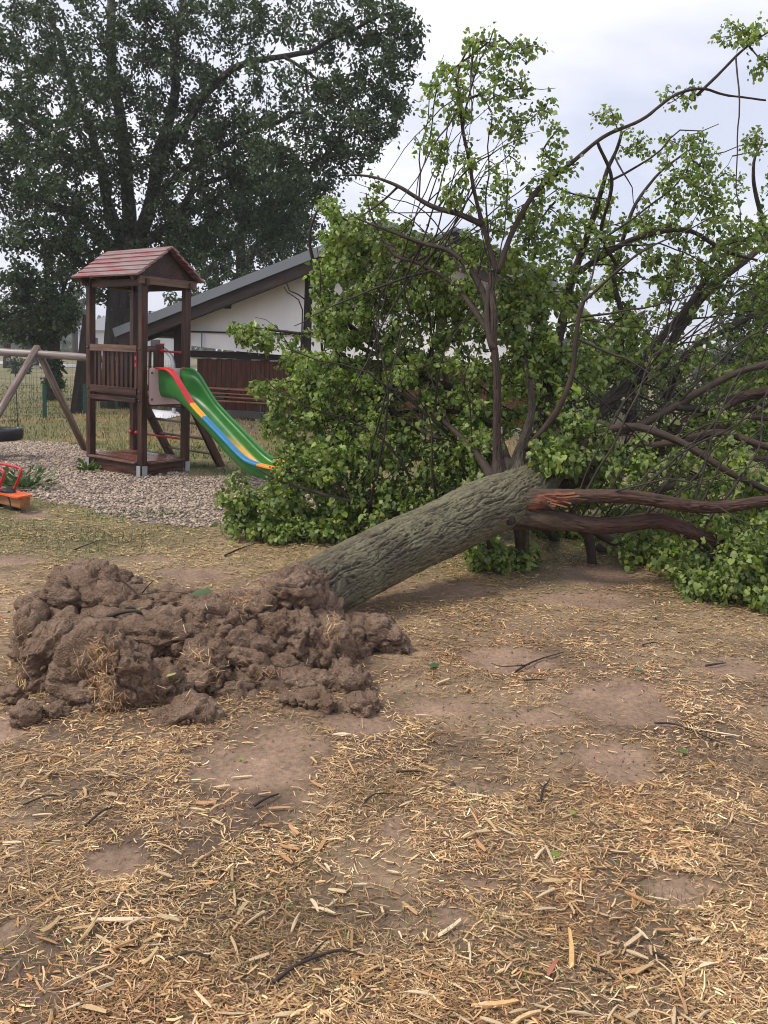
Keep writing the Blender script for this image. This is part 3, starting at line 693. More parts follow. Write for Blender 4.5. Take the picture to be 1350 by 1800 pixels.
tc_ = P(-4, 763, 10.35); tyre = thing('tyre_swing', tc_, 'black tyre swing hanging flat on chains below the swing beam', 'swing')
def torus(c, R, r, rz, n=32, k=12):
    m = MB(); v = []; f = []
    for i in range(n):
        a = i * 2 * math.pi / n
        for j in range(k):
            b = j * 2 * math.pi / k; cr = math.copysign(abs(math.cos(b)) ** 0.6, math.cos(b)); sr = math.copysign(abs(math.sin(b)) ** 0.6, math.sin(b))
            v.append((c[0] + (R + r * cr) * math.cos(a), c[1] + (R + r * cr) * math.sin(a), c[2] + rz * sr))
            f.append((i*k+j, ((i+1) % n)*k+j, ((i+1) % n)*k+(j+1) % k, i*k+(j+1) % k))
    return m.add(v, f)
torus(tc_, 0.245, 0.075, 0.08).build('tyre', M['rubber'], tyre, True)
for a in (0.35, 2.4, 4.5):
    lo = tc_ + (0.25 * math.cos(a), 0.25 * math.sin(a), 0.06); hi = np.array([tc_[0] + 0.24 * (1 if math.cos(a) > 0 else -1), 10.35, zb - 0.07])
    m = MB(); n = 26
    for i in range(n):
        p, q = lo + (hi - lo) * (i / n), lo + (hi - lo) * ((i + 1.25) / n); m.bar(p, q, 0.016 if i % 2 else 0.005, 0.005 if i % 2 else 0.016)
    m.build('chain', M['chain'], tyre)
    m = MB(); m.tube([lo + (0, 0, -0.012), lo + (0, 0, 0.02), lo + (0, 0, 0.04)], [0.02, 0.018, 0.008], 8); m.build('eye_bolt', M['galv'], tyre)

# ------------------------------------------------------------------ seesaw end
e0 = P(44, 884, 7.15); sdir = np.array([-0.86, 0.47, 0.035]); sdir /= np.linalg.norm(sdir); sl_ = np.cross(sdir, (0, 0, 1)); sl_ /= np.linalg.norm(sl_)
if sl_[1] > 0: sl_ = -sl_
see = thing('seesaw', (e0[0] - 1.2, e0[1] + 0.6, 0), 'oiled timber seesaw with orange seat and red tube handle', 'seesaw')
up_ = np.array([0, 0, 1.0])
bar('beam', M['seesaw'], see, e0, e0 + sdir * 3.0, 0.105, 0.10)
m = MB(); sp_ = []
for (t, w) in ((-.005, -.075), (.05, -.09), (.26, -.085), (.30, -.06), (.30, .06), (.26, .085), (.05, .09), (-.005, .075)): sp_.append(e0 + sdir * t + sl_ * w + up_ * 0.053)
v = sp_ + [p + up_ * 0.016 for p in sp_]; k = 8
m.add(v, [tuple(range(k - 1, -1, -1)), tuple(range(k, 2*k))] + [(i, (i+1) % k, k+(i+1) % k, k+i) for i in range(k)]); m.build('seat', M['orange_rubber'], see)
hp = [e0 + sdir * .30 + sl_ * .085 + up_ * .055, e0 + sdir * .20 + sl_ * .095 + up_ * .20, e0 + sdir * .17 + sl_ * .095 + up_ * .27, e0 + sdir * .20 + sl_ * .09 + up_ * .295, e0 + sdir * .42 + sl_ * .09 + up_ * .30,
      e0 + sdir * .62 + sl_ * .09 + up_ * .29, e0 + sdir * .66 + sl_ * .09 + up_ * .24, e0 + sdir * .55 + sl_ * .09 + up_ * .055]
tube('handle', M['red_metal'], see, catmull(hp, 0.02), 0.0125, 8)
hp2 = [p - sl_ * 0.18 for p in hp]; tube('handle', M['red_metal'], see, catmull(hp2, 0.02), 0.0125, 8)
for z, t0 in ((.12, .262), (.20, .205)): tube('handle_bar', M['red_metal'], see, [e0 + sdir * t0 + sl_ * .09 + up_ * z, e0 + sdir * .42 + sl_ * .09 + up_ * z, e0 + sdir * .62 + sl_ * .09 + up_ * z], 0.010, 7)
bar('foot_plate', M['red_metal'], see, e0 + sdir * .27 + up_ * .062 , e0 + sdir * .60 + up_ * .062, 0.20, 0.008)
tp = e0 + sdir * 0.26; m = MB(); v = []; f = []
n_, k_ = 24, 8
for i in range(n_):
    a = math.pi * 2 * i / n_
    for j in range(k_):
        b = 2 * math.pi * j / k_; rr = 0.12 + 0.035 * math.cos(b)
        v.append(tp + sdir * (rr * math.cos(a)) + up_ * (rr * math.sin(a) - tp[2] + 0.06) + sl_ * (0.06 * math.sin(b)))
        f.append((i*k_+j, ((i+1) % n_)*k_+j, ((i+1) % n_)*k_+(j+1) % k_, i*k_+(j+1) % k_))
m.add(v, f).build('bumper_tyre', M['rubber'], see, True)
bar('pivot_post', M['galv'], see, v3(e0 + sdir * 1.6, -0.05), v3(e0 + sdir * 1.6, e0[2] + 0.03), 0.1, 0.1)

# ------------------------------------------------------------------ wire fence with green posts, fence beyond it
def fence(pts, h, label, post_w, top, mesh_step, mat):
    pts = [np.array(p, float) for p in pts]; c = sum(pts) / len(pts)
    t = thing('wire_fence', (c[0], c[1], 0), label, 'fence')
    for p in pts: bar('fence_post', mat, t, v3(p, -0.1), v3(p, top), post_w, post_w, up=(1, 0.2, 0))
    for p, q in zip(pts[:-1], pts[1:]):
        m = MB(); L = np.linalg.norm(q - p); n = int(L / mesh_step)
        for i in range(1, n):
            x_ = p + (q - p) * i / n; m.bar(v3(x_, 0.03), v3(x_, h), 0.004, 0.004)
        for z in np.arange(0.06, h, mesh_step * 1.6): m.bar(v3(p, z), v3(q, z), 0.005, 0.005)
        tag(m.build('wire_panel', M['wire'], t), kind='stuff')
fence([(-11.4, 13.6), (-9.6, 14.7), (-7.95, 15.6), (-7.45, 16.8), (-7.0, 17.9), (-6.85, 19.6)], 0.9, 'low wire fence with square dark green posts behind the swing', 0.075, 0.70, 0.10, M['green_metal'])
fence([(-14.5, 21.5), (-11.6, 22.5), (-8.85, 23.6), (-8.3, 26.4), (-7.9, 30)], 1.15, 'thin wire mesh fence with slim posts farther back along the field', 0.05, 1.25, 0.14, M['wire'])
# a dark leaning board beside the oak
q0, q1 = P(133, 690, 17.9), P(152, 590, 17.9); q0[2] = -0.05; q1 = q0 + (q1 - q0) * 1.25
bar('leaning_plank', M['timber'], None, q0, q1, 0.26, 0.06, up=(0.2, -1, 0.1))
tag(bpy.data.objects['leaning_plank'], 'wide dark plank leaning up behind the play tower railing', 'plank')

# ------------------------------------------------------------------ the pavilion with white tarpaulins
BA, BB = np.array([-6.25, 18.3]), np.array([6.0, 14.3]); BL = np.linalg.norm(BB - BA); bu = (BB - BA) / BL; bn = np.array([-bu[1], bu[0]])
def bp(u, d, z): return v3(BA + bu * u + bn * d, z)
def bq(px, py, d):                                           # (u, z) on the facade plane set back by d
    o = BA + bn * d; p = PL(px, py, (o[0], o[1], 0), np.array([bn[0], bn[1], 0])); return float(np.dot(p[:2] - BA, bu)), float(p[2])
UR = BL / 2; ZE, ZR_ = 1.98, 4.27; DEP = 14.0
pv = thing('pavilion', bp(UR, 4, 0), 'low wide pavilion with grey metal gable roof, dark timber and white tarpaulins', 'pavilion')
UE = UR + 3.7                                               # the right slope is shorter than the left one
def zroof(u): return ZR_ - abs(u - UR) / UR * (ZR_ - ZE)
for u0, u1 in ((-0.25, UR), (UE, UR)):
    sgn = 1 if u1 > u0 else -1; z0, z1 = zroof(u0), ZR_; th = 0.10
    m = MB(); v = [bp(u, d, z + o) for d in (0.02, DEP) for (u, z) in ((u0, z0), (u1, z1)) for o in (0, th)]
    m.add(v, [(0, 1, 3, 2), (4, 6, 7, 5), (0, 4, 5, 1), (2, 3, 7, 6), (1, 5, 7, 3), (0, 2, 6, 4)]); rf = m.build('roof', M['roof_metal'], pv)
    for q in range(1, 22):                                   # standing seams
        t = q / 22; 
        bar('roof_seam', M['roof_metal'], rf, bp(u0, 0.05 + t * DEP, z0 + th + 0.012), bp(u1, 0.05 + t * DEP, z1 + th + 0.012), 0.025, 0.03)
    bar('fascia', M['roof_metal'], pv, bp(u0, 0.0, z0 + 0.02), bp(u1 + 0.0 * sgn, 0.0, z1 + 0.02), 0.03, 0.21)
    bar('verge_board', M['timber'], pv, bp(u0 + sgn * 0.1, 0.05, z0 - 0.19), bp(u1, 0.05, z1 - 0.22), 0.04, 0.26)
    for d in (0.5, 0.85): bar('rafter', M['timber'], pv, bp(u0 + sgn * 0.15, d, z0 - 0.10), bp(u1, d, z1 - 0.13), 0.12, 0.2)
    m = MB(); v = [bp(u, d, z - 0.03) for d in (0.05, DEP) for (u, z) in ((u0, z0), (u1, z1))]
    m.add(v, [(0, 1, 3, 2)]); m.build('soffit', M['timber'], pv)
for k, u in enumerate((2.4, 4.83, 6.42, 8.0)): bar('purlin', M['timber'], pv, bp(u, 0.06, zroof(u) - 0.17), bp(u, DEP - 0.1, zroof(u) - 0.17), 0.14, 0.2)
D_ = 0.9
u_w0 = bq(344, 680, D_)[0]; u_p1 = bq(546, 600, D_)[0]; u_p0 = bq(320, 660, D_)[0]
for u, w in ((u_p0, 0.26), (u_p1, 0.20), (u_p1 + 3.1, 0.2), (UE - 0.5, 0.24)): bar('post', M['timber'], pv, bp(u, D_ - 0.1, 0.0), bp(u, D_ - 0.1, zroof(u) - 0.1), w, 0.16, up=v3(bn, 0))
# brown plank wall, one board at a time, on a concrete plinth
u = u_w0; k = 0
while u < UE - 0.5:
    w = random.uniform(0.11, 0.15); bar('wall_plank', M['shed'], pv, bp(u + w / 2, D_ + 0.06 + random.uniform(-.006, .006), 0.16), bp(u + w / 2, D_ + 0.06, 1.38 + random.uniform(-.015, .015)), w - 0.008, 0.025, up=v3(bn, 0)); u += w; k += 1
bar('wall_rail', M['timber'], pv, bp(u_p0, D_ + 0.0, 1.48), bp(UE - 0.5, D_ + 0.0, 1.48), 0.10, 0.16)
bar('plinth', M['concrete'], pv, bp(u_p0 - 0.2, D_ + 0.1, 0.07), bp(UE - 0.3, D_ + 0.1, 0.07), 0.4, 0.18)
bar('back_wall', M['timber'], pv, bp(0.8, 9.0, 1.0), bp(UE - 0.4, 9.0, 1.0), 0.12, 2.2)
bar('floor_slab', M['concrete'], pv, bp(0.8, 5.2, 0.03), bp(UE - 0.4, 5.2, 0.03), 7.4, 0.10)
def sheet(name, u0, u1, zt, zl, d, wav, parent, mat, nu=40, nv=18, sag=0.0):
    uu = np.linspace(u0, u1, nu); v = []
    for j in range(nv + 1):
        t = j / nv
        for u in uu:
            s = (u - u0) / (u1 - u0); a, b = zt(u), zl(u) - sag * math.sin(math.pi * s); z = a + (b - a) * t
            dd = d + wav * (math.sin(u * 2.3 + t * 1.5) * 0.5 + math.sin(u * 6.1 - t * 3) * 0.3 + math.sin(u * 13 + 5 * t) * 0.15) * (0.25 + t)
            v.append(bp(u, dd, z))
    f = [(j*nu+i, j*nu+i+1, (j+1)*nu+i+1, (j+1)*nu+i) for j in range(nv) for i in range(nu - 1)]
    return MB().add(v, f).build(name, mat, parent, True)
def ztop(u): return zroof(u) - 0.16
zband = bq(435, 588, D_ - 0.2)[1]
sheet('tarpaulin', bq(336, 600, D_ - 0.15)[0], u_p1 - 0.10, ztop, lambda u: min(zband, ztop(u) - 0.05), D_ - 0.18, 0.03, pv, M['tarp'])
sheet('tarpaulin', u_p1 + 0.10, u_p1 + 3.0, ztop, lambda u: 1.5, D_ - 0.18, 0.03, pv, M['tarp'])
sheet('tarpaulin', u_p1 + 3.2, UE - 0.6, ztop, lambda u: 1.5, D_ - 0.18, 0.03, pv, M['tarp'])
uL, uR = bq(331, 600, D_ - 0.3)[0], u_p1 - 0.12
hem = sheet('rolled_tarpaulin', uL, uR, lambda u: min(zband + 0.05, ztop(u)), lambda u: np.interp(u, [uL, uR], [bq(331, 607, D_ - 0.3)[1], bq(530, 626, D_ - 0.3)[1]]), D_ - 0.26, 0.05, pv, M['tarp'], sag=0.03)
bar('tarpaulin_rail', M['timber'], pv, bp(uL, D_ - 0.32, zband + 0.03), bp(uR, D_ - 0.32, zband + 0.03), 0.03, 0.04)
for px in (357, 418): 
    u = bq(px, 600, D_ - 0.3)[0]; bar('strap', M['strap'], hem, bp(u, D_ - 0.36, zband + 0.02), bp(u, D_ - 0.36, bq(px, 612, D_ - 0.3)[1]), 0.03, 0.005, up=v3(bn, 0))
dp = [bq(285, 612, 0.3), bq(297, 622, 0.3), bq(305, 640, 0.3), bq(306, 700, 0.3), bq(305, 728, 0.3), bq(298, 740, 0.3)]
tube('downpipe', M['galv'], pv, catmull([bp(u, 0.3, max(z, 0.02)) for u, z in dp], 0.1), 0.05, 10)
bar('gutter', M['galv'], pv, bp(-0.22, 0.1, ZE - 0.08), bp(-0.22, DEP - 0.2, ZE - 0.08), 0.13, 0.10)
# benches stacked against the pavilion
u0, u1 = bq(352, 700, 0.15)[0], bq(479, 700, 0.15)[0]
for k, (z, lab) in enumerate(((0.43, 'bottom bench of the stack of brown boards, standing on its legs by the plank wall'), (0.52, 'second bench up in the stack of brown boards by the plank wall'),
                              (0.60, 'third bench up in the stack of brown boards by the plank wall'), (0.70, 'topmost bench of the stack of brown boards by the plank wall'))):
    o = random.uniform(-.05, .05); d = 0.25 + 0.05 * k
    t = thing('folding_bench', bp((u0 + u1) / 2 + o, d, z if k else 0), lab, 'bench', 'benches stacked at the pavilion')
    bar('bench_top', M['bench'], t, bp(u0 + o, d, z), bp(u1 + o, d, z), 0.27 if k < 3 else 0.42, 0.028)
    for s in (0.15, 0.85):
        m = MB(); u = u0 + (u1 - u0) * s + o
        if k == 0:
            for dd in (-.1, .1): m.bar(bp(u, d + dd, -0.02), bp(u, d + dd, z - 0.02), 0.03, 0.03)
            m.bar(bp(u, d - .1, 0.12), bp(u, d + .1, 0.12), 0.02, 0.02)
        else: m.bar(bp(u - 0.3, d, z - 0.035), bp(u + 0.3, d, z - 0.035), 0.2, 0.03)
        m.build('folding_leg', M['green_metal'], t)
# white sheet of plastic on the ground by the downpipe
cpt = [G(x, y) for x, y in ((240, 727), (262, 722), (290, 728), (312, 727), (318, 733), (290, 738), (262, 736), (246, 733))]
m = MB(); c0 = sum(cpt) / len(cpt); v = [c0 + (0, 0, 0.10)]
for r, zz in ((0.55, 0.09), (1.0, 0.035)): v += [c0 + (p - c0) * r + (0, 0, zz + random.uniform(-.025, .03)) for p in cpt]
n = len(cpt); f = [(0, 1 + i, 1 + (i + 1) % n) for i in range(n)] + [(1 + i, 1 + n + i, 1 + n + (i + 1) % n, 1 + (i + 1) % n) for i in range(n)]
tag(m.add(v, f).build('plastic_sheet', M['plastic_sheet']), 'crumpled white plastic sheet lying on the ground by the downpipe', 'plastic sheet')

# second roof to the right behind the pavilion
an = thing('annex_building', P(900, 700, 24), 'building behind the pavilion with dark gable and grey roof edge', 'building')
a0, a1, a2 = P(700, 462, 24), P(797, 410, 24), P(960, 490, 24)
m = MB(); q = [np.array([p[0], 24.0, p[2]]) for p in (a0, a1, a2)]; g0 = [v3(q[0], 0), v3(q[2], 0)]
v = [g0[0], q[0] - (0, 0, .1), q[1] - (0, 0, .1), q[2] - (0, 0, .1), g0[1]]; v += [p + (0, 6, 0) for p in v]
m.add(v, [(0, 1, 2, 3, 4), (9, 8, 7, 6, 5), (0, 5, 6, 1), (4, 3, 8, 9)]); m.build('wall', M['plaster'], an)
for p, r in ((q[0], q[1]), (q[2], q[1])):
    o = (p - r) * 0.08; m = MB(); v = [p + o, r, p + o + (0, 6.5, 0), r + (0, 6.5, 0)]; v = [x - (0, .5, 0) for x in v]; v += [x + (0, 0, .12) for x in v]
    m.add(v, [(0, 1, 3, 2), (4, 6, 7, 5), (0, 4, 5, 1), (2, 3, 7, 6), (0, 2, 6, 4), (1, 5, 7, 3)]); m.build('roof', M['roof_metal'], an)
    bar('verge_board', M['timber'], an, p + o * 0.9 - (0, .42, .10), r - (0, .42, .10), 0.04, 0.3)
m = MB(); v = [q[0] * .6 + q[1] * .4 - (0, .03, .2), q[1] - (0, .03, .25), q[2] * .6 + q[1] * .4 - (0, .03, .2)]; v += [x - (0, .03, 0) for x in v]
m.add(v, [(0, 1, 2), (5, 4, 3), (0, 3, 4, 1), (1, 4, 5, 2), (2, 5, 3, 0)]); m.build('gable_cladding', M['timber'], an)

# far white house and the road beyond the field
hx0, hx1 = P(137, 600, 66)[0], P(300, 600, 66)[0]
ho = thing('white_house', ((hx0 + hx1) / 2, 66, 0), 'small white house with grey roof far behind the play tower', 'house')
ze = P(150, 580, 66)[2]; zr = P(170, 540, 66)[2]
m = MB(); v = [(x, y, z) for y in (66, 73) for x, z in ((hx0, 0), (hx0, ze), (hx1, ze), (hx1, 0))]
m.add(v, [(0, 1, 2, 3), (7, 6, 5, 4), (0, 4, 5, 1), (3, 2, 6, 7)]); m.build('wall', M['plaster'], ho)
m = MB(); v = [(hx0 - .4, 65.5, ze), (hx1 + .4, 65.5, ze), (hx1 + .4, 73.5, ze), (hx0 - .4, 73.5, ze), (hx0 + 2.4, 69.5, zr), (hx1 - 2.4, 69.5, zr)]
m.add(v, [(0, 1, 5, 4), (1, 2, 5), (2, 3, 4, 5), (3, 0, 4), (3, 2, 1, 0)]); m.build('roof', M['tiles'], ho)
for x in np.linspace(hx0 + 1.3, hx1 - 1.3, 4):
    w = bar('window', M['window'], ho, (x - .4, 65.98, 1.7), (x + .4, 65.98, 1.7), 0.06, 1.1); bar('frame', M['plaster'], w, (x - .5, 65.96, 1.12), (x + .5, 65.96, 1.12), 0.12, 0.08)
bar('drainpipe', M['galv'], ho, (hx0 + .2, 65.9, 0), (hx0 + .2, 65.9, ze), 0.1, 0.1)
m = MB(); v = [(-120, 66, .03), (-8, 52, .03), (-8, 58, .03), (-120, 84, .03)]; m.add(v, [(0, 1, 2, 3)])
tag(m.build('road', M['road']), kind='structure')

# ------------------------------------------------------------------ leaves and trees
def leaf_arrays(base, axis_, normal, L, tmpl, tri):
    axis_ = axis_ / (np.linalg.norm(axis_, axis=1)[:, None] + 1e-9)
    s = np.cross(normal, axis_); s /= np.linalg.norm(s, axis=1)[:, None] + 1e-9; nn = np.cross(axis_, s)
    n, k = len(base), len(tmpl)
    v = base[:, None] + (axis_[:, None] * tmpl[None, :, :1] + s[:, None] * tmpl[None, :, 1:2] + nn[:, None] * tmpl[None, :, 2:]) * L[:, None, None]
    f = (np.arange(n)[:, None, None] * k + tri[None]).reshape(-1, 3)
    return v.reshape(-1, 3), f, np.stack([axis_, s, nn], 1)
LIN = np.array([[0, 0, 0], [.5, 0, .05], [1.05, 0, -.14], [-.10, .25, .07], [.20, .50, .10], [.62, .40, .02], [-.10, -.25, .07], [.20, -.50, .10], [.62, -.40, .02]])
LIN_T = np.array([[0, 4, 3], [0, 1, 4], [1, 5, 4], [1, 2, 5], [0, 6, 7], [0, 7, 1], [1, 7, 8], [1, 8, 2]])[:, ::-1]
OAK = np.array([[0, 0, 0], [.55, 0, .06], [1.1, 0, -.1], [.3, .26, .02], [.8, .30, -.02], [.3, -.26, .02], [.8, -.30, -.02]])
OAK_T = np.array([[0, 1, 3], [3, 1, 4], [1, 2, 4], [0, 5, 1], [5, 6, 1], [1, 6, 2]])
TREE = np.array([[0, 0, 0], [.45, .30, .05], [1.1, 0, -.1], [.6, -.30, .06], [.5, .0, .02]]); TREE_T = np.array([[0, 4, 1], [1, 4, 2], [0, 3, 4], [3, 2, 4]])
def rand_dirs(n): d = RNG.normal(size=(n, 3)); return d / np.linalg.norm(d, axis=1)[:, None]

class Skeleton:                                              # points a twig may grow from
    def __init__(s, pts): s.p = np.array(pts)
    def grow(s, targets, sag=0.06, r0=0.010, r1=0.003, steps=5, bias=None, sides=4, maxlen=9e9):
        tubes, tips = [], []
        d0 = np.array([np.min(np.sum((s.p - t) ** 2, 1)) for t in targets]); order = np.argsort(d0)
        P_ = np.empty((len(s.p) + len(targets) * steps, 3)); P_[:len(s.p)] = s.p; n = len(s.p)
        for i in order:
            t = targets[i]; dd = np.sum((P_[:n] - t) ** 2, 1); j = int(np.argmin(dd)); b = P_[j].copy(); L = math.sqrt(dd[j])
            if L < 0.02 or L > maxlen: continue
            side = rand_dirs(1)[0] * L * 0.16; u = np.linspace(0, 1, steps + 1)[:, None]
            c = (b + t) / 2 + side + np.array([0, 0, sag * L * 2.2])
            pts = b * (1 - u) ** 2 + c * 2 * u * (1 - u) + t * u ** 2
            rr = np.linspace(min(r0, 0.004 + L * r0), r1, steps + 1)
            tubes.append((pts, rr)); P_[n:n + steps] = pts[1:]; n += steps; tips.append((pts, L))
        return tubes, tips
def many_tubes(name, tubes, mat, parent, sides=4, label=None):
    V, Fq, C, o = [], [], [], 0
    for pts, rr in tubes:
        v, f, c = tube_geo(pts, rr, sides, False); V.append(v); Fq.append(np.array(f) + o); C.append(c); o += len(v)
    me = np_mesh(name, np.concatenate(V) - origin_of(parent), np.concatenate(Fq), True); attr(me, 'bc', np.concatenate(C), 'FLOAT_VECTOR')
    return tag(link(name, me, mat, parent), kind='stuff')
def pxlimb(pts, rs, step, wob=0.0):                          # limb through photo pixels at given depths -> points and radii
    p = [P(x, y, Y) for x, y, Y in pts]; q = catmull([np.append(a, r) for a, r in zip(p, rs)], step)
    if wob: q[:, :3] += np.stack([vnoise(q[:, :3] * 2.2 + 7 * i, 3 + i) for i in range(3)], 1) * wob * np.linspace(0, 1, len(q))[:, None] 
    return q[:, :3], np.maximum(q[:, 3], 0.003)

def blob_points(blobs, per=None):
    out = []
    for (x, y, Y, rx, ry, rd, n) in blobs:
        c = P(x, y, Y); d = rand_dirs(n) * (RNG.random(n) ** 0.42 * np.where(RNG.random(n) < 0.12, 1.3, 1.0))[:, None]
        out.append(c + d * np.array([rx * Y / F_PX, rd, ry * Y / F_PX]))
    return np.concatenate(out)
def big_tree(name, label, base, limbs, blobs, leaf, ncl, cols, trunk_mat, group='trees behind the playground', sag=0.05, tw=0.02, hang=0.35, dens=1.0):
    t = thing(name, base, label, 'tree', group); nodes = []
    for i, (pts, rs) in enumerate(limbs):
        p, r = pxlimb(pts, rs, 0.25, 0.12 if i else 0.0)
        if i == 0: p[0, 2] = -0.2
        elif name == 'oak_tree': r = r * 0.78
        m = MB(); m.tube(p, r, 12 if i == 0 else 8); m.build('trunk' if i == 0 else 'limb', trunk_mat, t, True)
        nodes.append(p[len(p) // (2 if i == 0 else 6):])
    tg = blob_points([b[:6] + (max(6, int(b[6] * dens * (0.55 if name == 'oak_tree' and b[0] > 540 else 0.8 if name == 'oak_tree' and b[0] > 400 else 1.0))),) for b in blobs]); sk = Skeleton(np.concatenate(nodes)); tubes, tips = sk.grow(tg, sag, tw, 0.006, 4, maxlen=6.0)
    many_tubes('twigs', tubes, trunk_mat, t, 4)
    C, A = [], []
    for pts, L in tips:
        u = RNG.random(ncl) ** 0.6; k = np.clip((u * 4).astype(int), 0, 3); q = pts[k] + (pts[k + 1] - pts[k]) * RNG.random(ncl)[:, None]
        sp = min(0.36, 0.15 + L * 0.10); C.append(q + RNG.normal(0, sp * 0.5, (ncl, 3)))
    C = np.concatenate(C); n = len(C); ax = rand_dirs(n) + np.array([0, 0, -hang]); L = leaf * RNG.uniform(0.6, 1.25, n)
    v, f, _ = leaf_arrays(C, ax, rand_dirs(n) + np.array([0, 0, 0.5]), L, TREE, TREE_T)
    big = 0.75 + 0.5 * fbm(C * 0.7, 2, 5); cc = cols[RNG.integers(0, len(cols), n)] * (RNG.uniform(0.75, 1.25, n) * big)[:, None]
    me = np_mesh('foliage', v - origin_of(t), f); attr(me, 'col', np.repeat(cc, 5, 0)); tag(link('foliage', me, M['oakleaf'], t), kind='stuff')
    return t
OAKC = np.array([[0.052, 0.088, 0.036], [0.064, 0.105, 0.040], [0.042, 0.072, 0.034], [0.085, 0.122, 0.050]])
b_ = G(205, 715)
oak = big_tree('oak_tree', 'huge dark oak with ivied trunk towering behind the play tower', (b_[0], 20, 0),
    [([(207, 716, 20), (208, 640, 20), (212, 560, 20), (220, 480, 20), (232, 420, 20)], [0.46, 0.40, 0.37, 0.38, 0.33]),
     ([(228, 430, 20), (226, 350, 20.2), (214, 240, 20.5), (200, 120, 20.6), (192, -20, 21)], [0.26, 0.22, 0.19, 0.16, 0.12]),
     ([(238, 425, 20), (262, 370, 19.8), (278, 280, 19.5), (302, 190, 19.3), (310, 80, 19), (320, -30, 19)], [0.26, 0.22, 0.19, 0.15, 0.11, 0.08]),
     ([(280, 285, 19.5), (330, 215, 18.9), (395, 130, 18.5), (470, 105, 18.2), (545, 90, 18), (620, 50, 17.8), (690, 20, 17.6)], [0.15, 0.12, 0.10, 0.08, 0.07, 0.05, 0.03]),
     ([(268, 350, 19.8), (310, 310, 19.4), (345, 285, 19.2), (420, 240, 19), (500, 210, 19), (580, 190, 19)], [0.14, 0.12, 0.10, 0.08, 0.06, 0.03]),
     ([(240, 440, 20), (300, 390, 19.5), (350, 325, 19.2), (400, 300, 19)], [0.16, 0.12, 0.10, 0.06]),
     ([(222, 440, 20), (190, 360, 20.5), (170, 260, 20.8), (120, 130, 21), (90, 10, 21)], [0.22, 0.18, 0.15, 0.12, 0.08]),
     ([(215, 450, 20), (150, 390, 19.5), (70, 345, 19), (-30, 300, 19)], [0.18, 0.14, 0.10, 0.06]),
     ([(180, 300, 20.7), (90, 240, 20), (20, 200, 20), (-60, 170, 20)], [0.12, 0.1, 0.08, 0.05]),
     ([(206, 500, 20), (150, 470, 19.5), (90, 430, 19), (20, 420, 19)], [0.12, 0.1, 0.07, 0.04]),
     ([(500, 100, 18.1), (560, 140, 18), (620, 190, 18), (650, 240, 18)], [0.05, 0.04, 0.03, 0.02])],
    [(60, 60, 20, 130, 110, 2.2, 210), (190, 60, 19.5, 120, 110, 2.4, 160), (330, 50, 19.5, 120, 90, 2.2, 150), (470, 30, 19, 120, 75, 2.0, 150), (600, 40, 18, 100, 60, 1.6, 130), (680, 70, 17.8, 55, 60, 1.2, 80),
     (-60, 180, 20, 120, 130, 2.2, 160), (70, 210, 19.5, 120, 110, 2.2, 190), (190, 210, 19, 90, 90, 2.2, 110), (330, 190, 19.2, 100, 80, 2.0, 130), (450, 190, 19, 100, 80, 2.0, 130), (570, 150, 18.3, 85, 60, 1.5, 110), (650, 140, 18, 70, 50, 1.2, 80), (690, 190, 18, 36, 45, 0.8, 50), (715, 60, 17.6, 30, 45, .6, 34), (700, 120, 17.8, 34, 26, .6, 26), (660, 225, 18, 34, 30, .6, 30), (600, 290, 18.2, 34, 30, .6, 30), (570, 330, 18.6, 30, 40, .7, 30),
     (620, 230, 18, 50, 45, 1.2, 70), (560, 250, 18.3, 55, 55, 1.4, 80), (640, 275, 18, 24, 22, .5, 22), (30, 320, 19, 110, 80, 2.0, 150), (140, 340, 19, 90, 90, 2.0, 140), (250, 300, 19.5, 70, 70, 2.0, 60), (370, 290, 19, 100, 80, 2.0, 150), (480, 300, 19, 80, 70, 1.8, 130),
     (330, 400, 19.6, 80, 60, 1.8, 110), (420, 390, 19.8, 90, 60, 1.6, 130), (510, 390, 20, 60, 60, 1.5, 90), (90, 430, 19, 80, 50, 1.8, 110), (180, 430, 19.5, 60, 60, 1.6, 80), (-70, 330, 20, 80, 90, 2, 80), (290, 440, 20.3, 70, 45, 1.3, 70), (230, 520, 20, 32, 70, .5, 45), (175, 500, 20, 40, 45, 1.0, 40)],
    0.112, 34, OAKC * 1.1, M['oak_bark'], dens=0.80)
b_ = G(95, 712)
big_tree('ivy_tree', 'smaller dense tree with ivy round its trunk behind the swing beam', (P(95, 700, 22)[0], 22, 0),
    [([(90, 708, 22), (93, 640, 22), (95, 590, 22), (90, 540, 22)], [0.22, 0.17, 0.16, 0.13]), ([(92, 590, 22), (60, 540, 22), (30, 500, 22)], [0.1, 0.07, 0.04]), ([(92, 570, 22), (110, 520, 22), (120, 480, 22)], [0.1, 0.07, 0.04])],
    [(75, 540, 22, 62, 60, 1.3, 120), (40, 500, 22, 45, 40, 1.0, 60), (105, 560, 21.6, 38, 40, .8, 60), (60, 590, 21.8, 40, 22, .7, 40), (95, 655, 22, 12, 40, .25, 40), (110, 480, 22.5, 40, 40, 1, 45), (20, 560, 22, 25, 40, .8, 25)],
    0.13, 24, OAKC * 1.05, M['oak_bark'])
MIDC = np.array([[0.075, 0.115, 0.05], [0.09, 0.13, 0.055], [0.06, 0.095, 0.045]])
